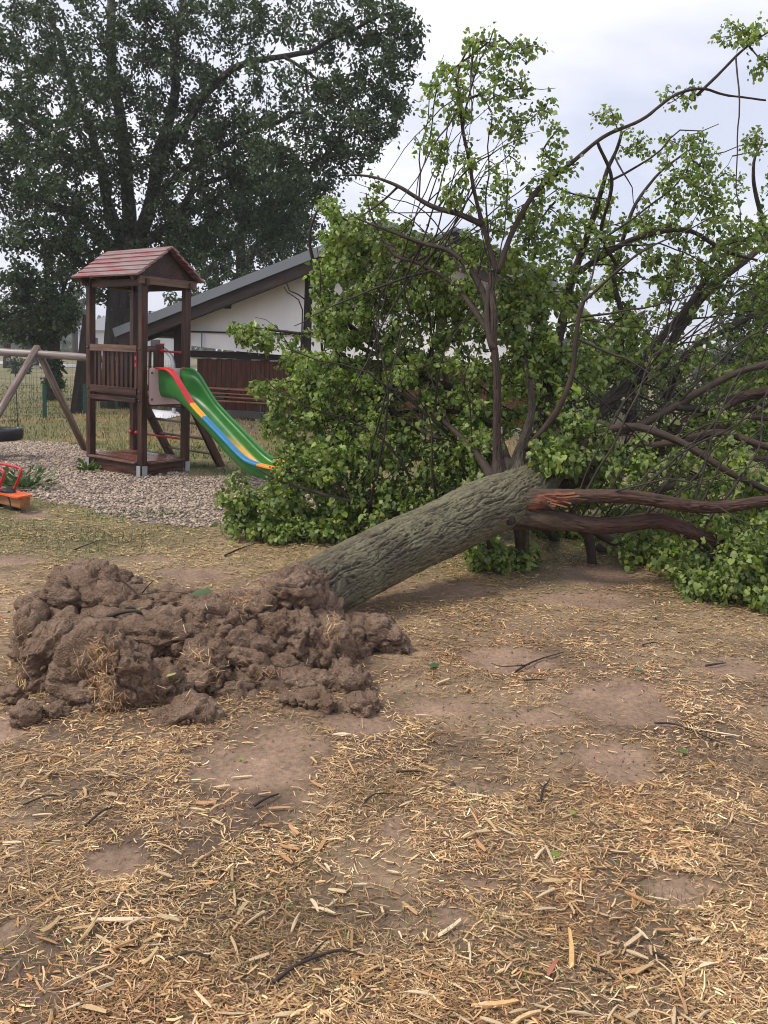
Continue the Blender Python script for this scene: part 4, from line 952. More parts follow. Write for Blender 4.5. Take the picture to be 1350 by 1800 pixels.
big_tree('back_tree', 'finer leaved grey green tree rising directly behind the pavilion roof', (P(430, 700, 30)[0], 30, 0),
    [([(430, 682, 30), (428, 600, 30), (425, 480, 30), (420, 400, 30)], [0.3, 0.26, 0.22, 0.16]), ([(426, 480, 30), (470, 400, 30), (510, 330, 30)], [0.14, 0.1, 0.06]), ([(424, 450, 30), (380, 390, 30), (350, 340, 30)], [0.14, 0.1, 0.06])],
    [(420, 400, 30, 80, 80, 2.2, 150), (500, 400, 30, 75, 90, 2.2, 160), (470, 310, 30, 85, 60, 2.2, 130), (350, 450, 30, 60, 60, 2, 90), (430, 490, 30, 90, 40, 2, 100), (540, 350, 30, 40, 60, 1.6, 55), (390, 530, 30, 100, 30, 2, 70)],
    0.16, 22, MIDC * 0.85, M['oak_bark'])
big_tree('dark_tree', 'dense dark green tree standing behind the fallen crown near the right edge', (P(1330, 760, 15)[0], 15, 0),
    [([(1330, 800, 15), (1325, 720, 15), (1335, 620, 15), (1340, 520, 15)], [0.16, 0.14, 0.12, 0.08]), ([(1330, 680, 15), (1290, 620, 15), (1270, 560, 15)], [0.07, 0.05, 0.03])],
    [(1330, 560, 15, 60, 70, 1.0, 90), (1290, 640, 15, 60, 60, 1.0, 80), (1370, 660, 15, 60, 80, 1.0, 60), (1240, 700, 15.5, 60, 45, .9, 60), (1320, 740, 15, 80, 45, 1, 80), (1390, 520, 15, 50, 60, 1, 40)],
    0.10, 20, MIDC * 0.8, M['oak_bark'])
big_tree('olive_tree', 'olive green bushy tree seen through the fallen branches beside the annex', (P(1110, 760, 19)[0], 19, 0),
    [([(1110, 752, 19), (1108, 690, 19), (1112, 620, 19), (1110, 560, 19)], [0.16, 0.13, 0.11, 0.07]), ([(1110, 650, 19), (1060, 600, 19), (1040, 570, 19)], [0.07, 0.05, 0.03])],
    [(1100, 600, 19, 70, 55, 1.1, 80), (1050, 660, 19, 70, 45, 1.1, 70), (1160, 650, 19, 70, 50, 1.1, 70), (1110, 710, 19, 110, 35, 1.2, 80), (980, 690, 20, 70, 40, 1, 50)],
    0.11, 20, np.array([[0.12, 0.13, 0.05], [0.09, 0.11, 0.045], [0.16, 0.14, 0.06]]), M['oak_bark'])
# far trees one can still tell apart on the left, and the wood along the horizon that reads as one mass
FARC = np.array([[0.09, 0.12, 0.07], [0.11, 0.14, 0.08], [0.08, 0.105, 0.06]])
for (px, py, Y, rx, ry, lab) in ((12, 560, 48, 34, 42, 'pale hazy tree at the left edge beyond the field'), (62, 590, 55, 26, 24, 'rounded grey green bush far behind the swing beam'),
                                 (132, 540, 80, 24, 45, 'hazy tree just left of the white house roof'), (34, 645, 40, 14, 12, 'small round bush by the road behind the swing leg')):
    c = P(px, py, Y); g = v3(c, 0); yb = proj(g)[0][1]
    big_tree('far_tree', lab, tuple(g), [([(px, yb, Y), (px + 1, (yb + py) / 2, Y), (px, py, Y)], [Y * .005, Y * .004, Y * .002])],
             [(px, py, Y, rx, ry, rx * Y / F_PX, 60), (px + rx * .4, py + ry * .4, Y, rx * .6, ry * .5, rx * Y / F_PX, 25)], Y * 0.006, 16, FARC, M['oak_bark'], 'far trees beyond the field', tw=0.03)
def woods():
    n = 14000; x = RNG.uniform(-190, 190, n); top = 5.5 + 3.5 * fbm(xy0(x, x * 0, 0.045), 4, 3) + 1.5 * fbm(xy0(x, x * 0, 0.3), 2, 4)
    C = np.stack([x, 135 + RNG.normal(0, 4, n) + 0.0006 * x * x, RNG.random(n) ** 0.8 * top], 1)
    v, f, _ = leaf_arrays(C, rand_dirs(n), rand_dirs(n), RNG.uniform(1.0, 2.0, n), OAK, OAK_T)
    cc = FARC[RNG.integers(0, 3, n)] * (RNG.uniform(0.7, 1.2, n))[:, None]; me = np_mesh('far_woods', v, f); attr(me, 'col', np.repeat(cc, 7, 0))
    tag(link('far_woods', me, M['oakleaf']), 'distant line of woods along the horizon', 'woods', kind='stuff')
woods()

# ------------------------------------------------------------------ the fallen linden tree
lin = thing('fallen_linden_tree', (-0.4, 4.35, 0), 'uprooted linden tree lying across the ground with mossy trunk, torn roots and leafy crown', 'tree')
def bark_tube(name, pts, rs, sides, step, amp, moss, red, parent=lin, fu=11.5, fl=3.6, warp=0.45, wob=0.0, tear=None):
    p, r = pxlimb(pts, rs, step, wob); n = sides; t, U, V = frames(p)
    a = np.arange(n) * 2 * np.pi / n; m = len(p)
    Ls = np.concatenate([[0], np.cumsum(np.linalg.norm(np.diff(p, axis=0), axis=1))])
    A = np.tile(a, m); Lr = np.repeat(Ls, n); rr = np.repeat(r, n)
    w = np.stack([np.cos(A), np.sin(A), Lr * 2.0], 1); tw_ = 0.35 * fbm(np.stack([np.cos(A) * 1.5, np.sin(A) * 1.5, Lr * 4.0], 1), 3, 7)
    A2 = A + tw_ * 0.8 + Lr * 0.25
    q = np.stack([np.cos(A2) * fu, np.sin(A2) * fu, Lr * fl], 1); q = q + warp * np.stack([vnoise(q * 0.7 + 11 * i, 60 + i) for i in range(3)], 1)
    n1 = vnoise(q, 3); n2 = vnoise(q * np.array([1.9, 1.9, 1.3]) + 5, 4)
    h = 0.35 - 1.3 * np.exp(-(n1 / 0.10) ** 2) - 0.8 * np.exp(-(n2 / 0.12) ** 2) + 0.55 * fbm(q * np.array([2.4, 2.4, 7.0]), 3, 9)
    big = fbm(w * 1.2, 2, 19)
    R_ = rr * (1 + 0.05 * big) + amp * h
    v = (np.repeat(p, n, 0) + (np.cos(A)[:, None] * np.repeat(U, n, 0) + np.sin(A)[:, None] * np.repeat(V, n, 0)) * R_[:, None])
    f = np.array([(i*n+k, i*n+(k+1) % n, (i+1)*n+(k+1) % n, (i+1)*n+k) for i in range(m-1) for k in range(n)])
    c0, c1 = v[:n].mean(0), v[-n:].mean(0); e0 = len(v); v = np.concatenate([v, [c0, c1]])
    loops = list(f.ravel()); st = list(np.arange(len(f)) * 4); tt = [4] * len(f)
    for k in range(n):
        for tri in ((e0, (k+1) % n, k), (e0 + 1, (m-1)*n + k, (m-1)*n + (k+1) % n)): st.append(len(loops)); tt.append(3); loops += list(tri)
    me = raw_mesh(name, v - origin_of(parent), loops, st, tt, True)
    far_ = np.append(1 - np.exp(-Lr / 0.16), [0, 1]); red_ = red * far_; moss = moss + (0.8 - moss) * (1 - far_) * (name == 'limb' and max(rs) > 0.08)
    g = np.clip(0.72 + 0.8 * fbm(v * 6, 4, 15), 0, 1) * moss; base = (np.array([0.082, 0.060, 0.046]) if name == 'trunk' else np.array([0.048, 0.036, 0.030]))
    c = lerp(lerp(np.tile(base, (len(v), 1)), np.tile(np.array([0.070, 0.028, 0.023]), (len(v), 1)), red_), np.tile(np.array([0.190, 0.188, 0.115]), (len(v), 1)), g)
    fur = np.append(sstep(0.0, -0.6, h), [0, 0]); c = lerp(c, np.tile(np.array([0.05, 0.038, 0.030]), (len(v), 1)), fur * 0.85)   # colour darkens with furrow depth between the lichen-covered ridges
    if tear is not None:
        for (tp_, rad) in tear:
            d = np.linalg.norm((v - tp_) * np.array([1, 1, 1.6]), axis=1) / rad + 0.7 * fbm(v * 16, 3, 44)
            c = lerp(c, np.tile(np.array([0.19, 0.072, 0.042]), (len(v), 1)), sstep(0.75, 0.35, d))
    attr(me, 'col', c); bcv = np.concatenate([np.stack([Lr, np.cos(A) * rr, np.sin(A) * rr], 1), [[0, 0, 0], [0, 0, 0]]]); attr(me, 'bc', bcv, 'FLOAT_VECTOR')
    return link(name, me, M['bark'], parent), p
tears = [(P(962, 880, 5.42), 0.10), (P(985, 873, 5.42), 0.10), (P(940, 895, 5.42), 0.07), (P(886, 912, 5.32), 0.045)]
NODES = []
trunk, p = bark_tube('trunk', [(528, 1056, 4.28), (570, 1031, 4.44), (620, 1005, 4.62), (700, 965, 4.92), (780, 928, 5.2), (850, 895, 5.47), (905, 870, 5.70), (945, 838, 5.98), (985, 798, 6.3)],
          [0.20, 0.182, 0.183, 0.188, 0.197, 0.207, 0.197, 0.170, 0.14], 230, 0.0095, 0.0125, 0.75, 0.0, tear=tears, fu=15.0, fl=4.2, warp=0.2)
LIMBS = [  # through photo pixels and depth, radii in metres, moss, redness
 ([(876, 862, 5.66), (874, 800, 5.72), (870, 700, 5.8), (868, 600, 5.9), (874, 470, 6.0)], [.075, .034, .027, .025, .022], .0, .2),
 ([(874, 480, 6.0), (850, 395, 6.05), (828, 300, 6.05), (806, 200, 6.05), (800, 130, 6.05), (825, 70, 6.0), (870, 62, 5.95)], [.021, .017, .014, .011, .008, .006, .004], 0, .1),
 ([(874, 480, 6.0), (905, 400, 6.1), (945, 335, 6.15), (990, 298, 6.2), (1050, 250, 6.25), (1130, 200, 6.3), (1230, 166, 6.3), (1360, 172, 6.3)], [.023, .020, .019, .017, .015, .013, .010, .007], 0, .1),
 ([(1225, 168, 6.3), (1260, 135, 6.25), (1300, 95, 6.2), (1352, 60, 6.2)], [.014, .011, .009, .006], 0, 0),
 ([(905, 850, 5.75), (912, 800, 5.85), (928, 745, 6.0), (935, 690, 6.2), (920, 620, 6.4), (900, 560, 6.6)], [.10, .048, .030, .022, .016, .010], .1, .1),
 ([(925, 790, 5.85), (955, 755, 5.75), (985, 710, 5.7), (1005, 660, 5.7), (1018, 600, 5.7), (1026, 528, 5.7)], [.032, .025, .022, .019, .017, .015], 0, .3),
 ([(935, 770, 6.1), (965, 680, 6.6), (985, 570, 6.9), (1010, 490, 7.0), (1040, 400, 7.0), (1062, 330, 7.0), (1090, 225, 7.0)], [.060, .046, .038, .032, .026, .018, .010], 0, .1),
 ([(1015, 480, 7.0), (1060, 450, 7.0), (1120, 420, 7.05), (1200, 408, 7.1), (1260, 440, 7.1), (1320, 455, 7.2)], [.03, .027, .024, .02, .016, .01], 0, 0),
 ([(920, 850, 5.8), (970, 800, 6.2), (1030, 740, 6.7), (1100, 680, 7.2), (1160, 640, 7.5), (1190, 580, 7.6), (1260, 500, 7.8), (1350, 428, 8.0), (1420, 390, 8.2)], [.13, .10, .072, .060, .052, .044, .037, .030, .024], .2, .1),
 ([(1095, 690, 7.2), (1140, 620, 7.4), (1200, 548, 7.6), (1245, 490, 7.8), (1300, 420, 8.0)], [.046, .038, .032, .026, .016], 0, .1),
 ([(895, 884, 5.60), (945, 879, 5.52), (1000, 871, 5.46), (1080, 871, 5.42), (1180, 882, 5.35), (1280, 886, 5.3), (1420, 880, 5.25)], [.13, .086, .054, .047, .044, .040, .036], .1, .9),
 ([(890, 900, 5.60), (942, 908, 5.55), (1005, 913, 5.52), (1090, 925, 5.5), (1170, 914, 5.45), (1230, 922, 5.42), (1272, 942, 5.4)], [.14, .094, .062, .058, .054, .048, .040], .1, .9),
 ([(960, 840, 5.9), (1040, 770, 6.0), (1100, 752, 6.0), (1160, 766, 5.9), (1230, 800, 5.8), (1300, 838, 5.7), (1400, 885, 5.6)], [.05, .033, .030, .029, .027, .025, .022], .1, .3),
 ([(1000, 830, 6.1), (1120, 790, 6.2), (1215, 770, 6.2), (1275, 762, 6.1), (1350, 785, 6.0), (1420, 800, 6.0)], [.05, .035, .031, .029, .026, .022], .1, .5),
 ([(950, 830, 6.1), (1060, 770, 6.4), (1130, 742, 6.5), (1185, 712, 6.5), (1260, 672, 6.5), (1350, 632, 6.5), (1420, 600, 6.5)], [.05, .038, .034, .032, .030, .027, .022], .1, .2),
 ([(980, 845, 6.2), (1100, 800, 6.7), (1200, 755, 6.9), (1280, 718, 7.0), (1360, 676, 7.1), (1430, 640, 7.1)], [.08, .060, .052, .048, .044, .036], .1, .7),
 ([(990, 850, 6.2), (1120, 810, 6.8), (1240, 765, 7.0), (1360, 705, 7.2), (1430, 690, 7.2)], [.07, .052, .046, .042, .036], .1, .7),
 ([(1190, 716, 6.5), (1240, 722, 6.6), (1300, 735, 6.6), (1380, 745, 6.6)], [.03, .027, .024, .02], 0, .2),
 ([(870, 850, 5.75), (840, 800, 6.1), (790, 745, 6.4), (720, 700, 6.7), (640, 655, 6.9), (585, 610, 7.0), (548, 575, 7.1)], [.045, .030, .024, .020, .016, .012, .007], 0, .1),
 ([(890, 845, 5.9), (850, 780, 6.3), (760, 765, 6.6), (690, 735, 6.8), (610, 680, 7.0), (560, 640, 7.1)], [.045, .028, .022, .018, .013, .007], 0, .1),
 ([(900, 830, 6.0), (860, 745, 6.6), (780, 725, 6.9), (700, 732, 7.1), (620, 745, 7.2), (540, 730, 7.2)], [.04, .026, .021, .017, .013, .007], 0, .1),
 ([(840, 850, 6.0), (780, 890, 6.3), (700, 892, 6.4), (620, 882, 6.4), (560, 868, 6.4), (500, 840, 6.4), (455, 818, 6.4)], [.036, .027, .023, .019, .015, .011, .006], .2, 0),
 ([(620, 882, 6.4), (570, 835, 6.4), (545, 826, 6.4), (480, 825, 6.4)], [.018, .016, .013, .008], 0, 0),
 ([(700, 892, 6.4), (630, 925, 6.4), (560, 935, 6.4), (490, 950, 6.4)], [.022, .018, .014, .007], 0, 0),
 ([(868, 600, 5.9), (835, 545, 6.1), (800, 505, 6.3), (740, 470, 6.5), (690, 448, 6.6), (655, 395, 6.7), (640, 340, 6.7)], [.026, .021, .018, .015, .012, .009, .005], 0, .1),
 ([(868, 580, 5.95), (845, 500, 6.1), (800, 450, 6.2), (740, 430, 6.3), (680, 400, 6.4), (620, 380, 6.5)], [.03, .025, .02, .016, .012, .006], 0, 0),
 ([(848, 395, 6.05), (808, 376, 6.1), (760, 362, 6.2), (700, 328, 6.3), (640, 308, 6.4), (600, 306, 6.4)], [.026, .022, .019, .014, .009, .005], 0, 0),
 ([(700, 328, 6.3), (670, 350, 6.35), (630, 375, 6.4)], [.010, .008, .004], 0, 0),
 ([(860, 500, 6.0), (858, 560, 5.95), (866, 620, 5.9)], [.02, .025, .03], 0, 0),
 ([(840, 700, 6.7), (700, 640, 7.2), (600, 560, 7.4), (560, 500, 7.4), (545, 420, 7.4), (570, 350, 7.3)], [.04, .032, .026, .02, .015, .008], 0, 0),
 ([(700, 640, 7.2), (600, 600, 7.4), (520, 580, 7.4), (450, 572, 7.4), (415, 575, 7.4)], [.022, .018, .014, .009, .005], 0, 0),
 ([(915, 915, 5.72), (917, 955, 5.78), (920, 1000, 5.85), (924, 1030, 5.9)], [.06, .05, .045, .03], .2, .1),
 ([(1000, 905, 5.9), (1035, 945, 5.95), (1052, 1010, 6.0), (1075, 1040, 6.0), (1120, 1052, 6.0), (1165, 1052, 6.0)], [.05, .04, .032, .026, .02, .012], .1, 0),
 ([(1030, 920, 6.0), (1065, 945, 6.0), (1120, 975, 6.0), (1180, 1010, 6.0)], [.045, .036, .03, .02], .1, 0),
 ([(1050, 960, 6.4), (1090, 985, 6.4), (1140, 1000, 6.4), (1190, 1005, 6.4)], [.035, .03, .025, .018], .2, 0),
 ([(930, 900, 6.2), (1000, 955, 6.9), (1060, 960, 7.0), (900, 968, 6.9)][:3], [.05, .035, .02], .4, 0),
 ([(905, 975, 6.9), (960, 965, 6.9), (1010, 956, 6.9)], [.02, .03, .025], .5, 0),
 ([(1170, 700, 7.4), (1210, 620, 7.5), (1280, 580, 7.6), (1350, 545, 7.7)], [.035, .028, .022, .014], 0, 0),
 ([(1110, 880, 6.3), (1190, 850, 6.5), (1270, 820, 6.6), (1370, 800, 6.7)], [.03, .026, .022, .018], .1, .2),
 ([(1272, 942, 5.4), (1310, 970, 5.35), (1345, 1010, 5.3)], [.03, .02, .012], 0, .3),
 ([(1180, 915, 5.5), (1240, 960, 5.45), (1290, 1010, 5.35), (1310, 1050, 5.3)], [.03, .022, .014, .008], 0, .2),
 ([(1050, 250, 6.25), (1075, 320, 6.4), (1060, 400, 6.7), (1090, 470, 7.0)], [.012, .014, .016, .018], 0, 0),
 ([(1090, 640, 7.3), (1095, 560, 7.4), (1080, 480, 7.4), (1100, 400, 7.4), (1150, 330, 7.4), (1200, 270, 7.3)], [.03, .026, .022, .018, .013, .008], 0, 0),
 ([(1350, 430, 8.0), (1330, 350, 7.9), (1318, 290, 7.8), (1335, 250, 7.8)], [.03, .02, .014, .008], 0, 0),
 ([(1410, 880, 5.25), (1500, 872, 5.3), (1600, 885, 5.4), (1700, 900, 5.5)], [.042, .036, .028, .016], .1, .9),
 ([(1425, 690, 7.2), (1540, 660, 7.3), (1700, 640, 7.4)], [.037, .03, .018], .1, .6),
 ([(1415, 392, 8.2), (1500, 340, 8.2), (1600, 310, 8.2)], [.024, .018, .010], 0, .1),
 ([(855, 905, 5.5), (858, 950, 5.6), (865, 1000, 5.7), (880, 1025, 5.72)], [.02, .016, .010, .005], 0, 0),
]
for i, (pts, rs, moss, red) in enumerate(LIMBS):
    big = max(rs) > 0.05
    o, p = bark_tube('limb', pts, rs, 64 if big else 14, 0.016 if big else 0.045, 0.0075 if big else 0.002, moss, red, fu=3.4 if big else 2.0, fl=7.0, wob=0.07, tear=tears if i in (10, 11) else None)
    NODES.append(p[len(p) // 5:])
# long thin branches sweeping to the right and thin wands standing up out of the crown
ALLN = np.concatenate(NODES); an_ = proj(ALLN)
def wands(n, sel, tx, ty, ty_depth, r0, bulge, droop, smin=-9e9):
    src = ALLN[sel(an_)]
    for _ in range(n):
        b = src[RNG.integers(len(src))]; t = P(random.uniform(*tx), random.uniform(*ty), b[1] + random.uniform(*ty_depth)); L = np.linalg.norm(t - b)
        sweep = proj(t)[0][0] - proj(b)[0][0]
        if L < 0.5 or L > 3.2 or sweep < smin: continue
        m1 = b + (t - b) * .35 + np.array([0, 0, bulge * L]) + rand_dirs(1)[0] * L * .07; m2 = b + (t - b) * .7 + np.array([0, 0, bulge * L * .8]) + rand_dirs(1)[0] * L * .07; t = t - np.array([0, 0, droop * L])
        q = catmull([b, m1, m2, t], 0.09); q += np.stack([vnoise(q * 5 + 3 * i, 40 + i) for i in range(3)], 1) * 0.06 * np.linspace(0, 1, len(q))[:, None]
        m = MB(); r = r0 * random.uniform(.55, 1.2); m.tube(q, np.linspace(r, r * .28, len(q)), 7, False); m.build('branch', M['branch'], lin, True); NODES.append(q[len(q) // 4:])
wands(125, lambda a: (a[:, 0] > 980) & (a[:, 0] < 1260) & (a[:, 1] > 560) & (a[:, 1] < 960), (1120, 1440), (380, 960), (-.5, .9), .0105, .05, .0, 130)
wands(26, lambda a: (a[:, 0] > 1000) & (a[:, 1] < 620), (1000, 1400), (180, 560), (-.4, .4), .011, .06, .03, 40)
wands(30, lambda a: (a[:, 0] > 700) & (a[:, 0] < 960) & (a[:, 1] < 520), (720, 1010), (60, 420), (-.4, .4), .009, .06, .05)
wands(40, lambda a: (a[:, 0] > 560) & (a[:, 0] < 835) & (a[:, 1] > 420), (440, 860), (360, 930), (-.5, .4), .012, .06, .04)
wands(8, lambda a: (a[:, 0] > 640) & (a[:, 0] < 860) & (a[:, 1] < 460), (590, 720), (290, 400), (-.2, .3), .008, .08, .02)
# sawn knot and a torn splinter at the fork
kn = P(893, 912, 5.40); kd = np.array([0.35, -0.9, -0.1]); kd /= np.linalg.norm(kd)
tube('knot_stub', M['branch'], lin, [kn - kd * 0.12, kn, kn + kd * 0.05, kn + kd * 0.055], [0.06, 0.042, 0.034, 0.0], 14)
for k in range(16):
    a_ = P(random.uniform(945, 992), random.uniform(866, 886), 5.41); d_ = np.array([random.uniform(.05, .13), random.uniform(-.02, .02), random.uniform(-.035, .02)])
    bar('torn_fibre', M['torn'], lin, a_, a_ + d_, random.uniform(.006, .016), random.uniform(.003, .006), up=(0, -1, .4))
m = MB(); s0, s1 = P(950, 882, 5.40), P(974, 896, 5.33); m.bar(s0, (s0 + s1) / 2 + (0, -.01, .012), 0.03, 0.012); m.bar((s0 + s1) / 2 + (0, -.01, .012), s1, 0.022, 0.010); m.build('torn_bark_strip', M['branch'], lin)

LB = [ # leafy masses: pixel centre, depth, half sizes in pixels, depth in metres, number of twigs
 (470, 900, 6.6, 62, 48, .30, 60), (418, 872, 6.5, 34, 34, .2, 16), (560, 905, 6.7, 90, 45, .45, 80), (655, 895, 6.6, 85, 55, .45, 75), (735, 885, 6.5, 50, 45, .35, 36), (500, 930, 6.5, 55, 25, .25, 30), (430, 920, 6.5, 40, 28, .2, 16), (600, 935, 6.5, 70, 22, .3, 36),
 (555, 790, 6.9, 85, 85, .5, 95), (655, 780, 6.9, 100, 85, .6, 110), (770, 790, 6.7, 85, 80, .5, 90), (520, 720, 7.1, 55, 50, .4, 36), (600, 670, 7.1, 100, 80, .6, 105), (720, 660, 7.1, 105, 85, .7, 120), (820, 670, 6.8, 75, 85, .6, 85), (840, 790, 6.3, 40, 45, .3, 30),
 (620, 545, 7.2, 70, 70, .5, 70), (720, 540, 7.2, 85, 65, .6, 70), (810, 545, 6.9, 65, 60, .5, 45), (610, 440, 7.1, 52, 55, .4, 46), (680, 470, 7.1, 55, 45, .4, 30), (590, 365, 7.2, 30, 30, .3, 20), (640, 400, 6.9, 40, 35, .3, 20), (570, 500, 7.2, 30, 50, .3, 22),
 (470, 595, 7.4, 55, 22, .25, 26), (430, 582, 7.4, 25, 16, .2, 10), (520, 635, 7.3, 40, 30, .3, 20), (470, 680, 7.2, 34, 18, .2, 12), (470, 745, 7.1, 22, 16, .2, 7),
 (600, 420, 6.8, 40, 70, .3, 34), (660, 520, 6.9, 60, 60, .4, 36), (590, 560, 6.9, 40, 50, .3, 26), (560, 680, 6.7, 60, 70, .3, 50), (620, 820, 6.5, 90, 70, .3, 70), (520, 820, 6.6, 50, 50, .3, 30),
 (1100, 830, 8.2, 120, 55, .6, 60), (1270, 830, 8.2, 120, 65, .6, 70), (1000, 860, 7.7, 100, 45, .5, 40), (1180, 1000, 6.0, 50, 30, .3, 26), (1340, 880, 5.9, 40, 50, .4, 30), (1270, 700, 7.4, 90, 60, .6, 40), (1330, 580, 7.6, 60, 60, .6, 34), (1340, 420, 7.4, 50, 60, .5, 22), (1180, 350, 7.0, 70, 40, .4, 18), (1290, 400, 7.0, 60, 40, .4, 16),
 (700, 420, 6.8, 60, 40, .3, 26), (770, 440, 6.8, 55, 40, .3, 22), (980, 500, 7.0, 60, 50, .4, 30), (660, 350, 6.6, 40, 28, .3, 12),
 (905, 540, 6.6, 55, 55, .4, 34), (935, 610, 6.5, 45, 45, .3, 22), (1450, 700, 7.2, 110, 120, .8, 60), (1480, 900, 6.2, 100, 90, .6, 55), (1450, 500, 7.5, 90, 100, .7, 36), (1430, 1000, 5.4, 80, 55, .4, 50), (1600, 800, 7.0, 100, 120, .8, 46), (1560, 960, 5.9, 80, 70, .5, 36),
 (975, 800, 5.75, 45, 32, .15, 22), (790, 500, 6.7, 60, 50, .35, 26), (860, 560, 6.5, 40, 50, .3, 18),
 (845, 95, 6.0, 50, 42, .3, 26), (780, 165, 6.0, 42, 55, .3, 26), (755, 245, 6.0, 26, 38, .25, 14), (915, 85, 5.95, 60, 22, .2, 15), (812, 270, 6.05, 45, 55, .3, 20), (860, 190, 6.0, 55, 55, .35, 22), (795, 345, 6.1, 40, 40, .3, 12), (930, 225, 6.1, 52, 40, .3, 22), (965, 285, 6.15, 55, 40, .3, 24), (880, 340, 6.2, 55, 60, .35, 22), (940, 385, 6.4, 55, 48, .4, 22), (920, 140, 6.0, 34, 24, .2, 8),
 (930, 470, 6.7, 75, 55, .5, 42), (1000, 420, 6.9, 55, 45, .4, 24), (850, 440, 6.4, 60, 50, .4, 26), (780, 470, 6.8, 45, 35, .4, 16),
 (1030, 360, 7.2, 75, 45, .5, 30), (1150, 255, 6.9, 60, 40, .4, 26), (1215, 285, 6.7, 62, 55, .35, 46), (1265, 340, 6.7, 45, 45, .3, 22), (1200, 165, 6.5, 36, 18, .2, 14), (1300, 62, 6.2, 45, 26, .25, 18), (1345, 120, 6.2, 18, 20, .2, 8), (1322, 240, 6.5, 20, 12, .2, 7), (1130, 405, 7.2, 75, 35, .5, 26), (1250, 430, 7.4, 90, 45, .6, 34), (1120, 480, 7.5, 85, 45, .6, 38), (1215, 520, 7.7, 95, 55, .7, 46), (1330, 490, 7.7, 60, 65, .6, 30), (1080, 550, 7.5, 65, 55, .6, 36), (1340, 310, 7.2, 40, 50, .4, 16), (1060, 195, 6.3, 25, 14, .2, 4),
 (950, 570, 6.8, 78, 65, .5, 58), (950, 670, 6.5, 75, 65, .4, 52), (1020, 640, 6.8, 60, 65, .5, 42), (1000, 745, 6.2, 75, 42, .35, 42), (1090, 625, 7.2, 65, 55, .5, 40), (1180, 640, 7.6, 85, 65, .7, 46), (1300, 640, 8.0, 85, 75, .8, 52), (1330, 730, 7.2, 55, 55, .5, 28), (1060, 805, 6.1, 65, 35, .35, 30), (1150, 800, 6.1, 75, 35, .35, 22), (1250, 755, 6.4, 85, 45, .4, 24), (1300, 830, 5.9, 60, 40, .4, 22), (1000, 800, 6.0, 40, 30, .25, 16), (1240, 850, 5.9, 50, 18, .25, 8),
 (1290, 1000, 5.25, 62, 52, .3, 62), (1225, 1025, 5.4, 52, 32, .3, 40), (1335, 960, 5.25, 45, 55, .35, 40), (1150, 965, 6.1, 90, 40, .4, 42), (1255, 935, 5.5, 70, 32, .35, 26), (1335, 1045, 5.05, 30, 25, .15, 16),
 (860, 985, 5.7, 42, 35, .2, 34), (915, 1015, 5.85, 36, 18, .2, 14), (1000, 975, 7.0, 85, 32, .5, 36), (1200, 890, 7.3, 140, 70, .7, 80), (1050, 880, 7.3, 90, 50, .5, 40), (800, 870, 6.9, 70, 60, .5, 40), (900, 720, 7.4, 120, 90, .5, 60)]
tg = blob_points([b[:6] + (max(4, int(b[6] * (0.56 if b[1] < 380 else 0.84 if b[1] < 600 else 0.95) * (0.88 if b[0] > 1080 and 540 < b[1] < 860 and b[2] < 8 else 1.0))),) for b in LB])
gtz = gh(tg[:, 0], tg[:, 1]); tg[:, 2] = np.maximum(tg[:, 2], gtz + 0.05 + 0.12 * RNG.random(len(tg)))
_first = RNG.random(len(tg)) < 0.16
sk = Skeleton(np.concatenate(NODES)); tubes0, tips0 = sk.grow(tg[_first], 0.03, 0.022, 0.004, 9)
sk = Skeleton(np.concatenate(NODES + [a for a, _ in tubes0])); tubes, tips = sk.grow(tg[~_first], 0.05, 0.011, 0.0022, 5)
tubes = tubes0 + tubes; tips = [(a[-6:], L) for a, L in tips0] + tips
many_tubes('twigs', tubes, M['branch'], lin, 4)
C, AX = [], []
for pts, L in tips:
    n = int(RNG.integers(18, 35)); u = RNG.uniform(0.2, 1.0, n) ** 0.7; k = np.clip((u * 5).astype(int), 0, 4)
    d = pts[k + 1] - pts[k]; q = pts[k] + d * RNG.random(n)[:, None]; d = d / (np.linalg.norm(d, axis=1)[:, None] + 1e-9)
    o = rand_dirs(n); C.append(q + o * RNG.uniform(0.012, 0.085, n)[:, None] + np.array([0, 0, -0.02])); AX.append(o * 0.9 + d * 0.5 + np.array([0.12, 0, -0.75]))
C, AX = np.concatenate(C), np.concatenate(AX); n = len(C)
C[:, 2] = np.maximum(C[:, 2], gh(C[:, 0], C[:, 1]) + 0.03); NN = rand_dirs(n) * 1.3 + np.array([-0.1, -0.35, 0.6]); LL = 0.0330 * np.clip(np.exp(RNG.normal(0, 0.32, n)), 0.45, 1.6) * (1 - 0.22 * sstep(520, 250, proj(C)[:, 1]))
tone = np.array([[0.120, 0.172, 0.026], [0.085, 0.135, 0.026], [0.165, 0.208, 0.034], [0.058, 0.098, 0.026], [0.25, 0.29, 0.07]])[RNG.choice(5, n, p=[.3, .27, .2, .17, .06])] * (RNG.uniform(0.75, 1.8, n) * (1.14 + 0.45 * fbm(C * 2.0, 2, 77)))[:, None]
pr = proj(C); vis = (pr[:, 0] > 5) & (pr[:, 0] < 1345) & (pr[:, 1] > 5) & (pr[:, 1] < 1790)
size = np.where(vis, LL / pr[:, 2], 0); big = np.argsort(-size)[:300]; rest = np.ones(n, bool); rest[big] = False
ri = np.where(rest)[0]; vk = RNG.integers(0, 4, len(ri)); V4, F4, T4, o4 = [], [], [], 0
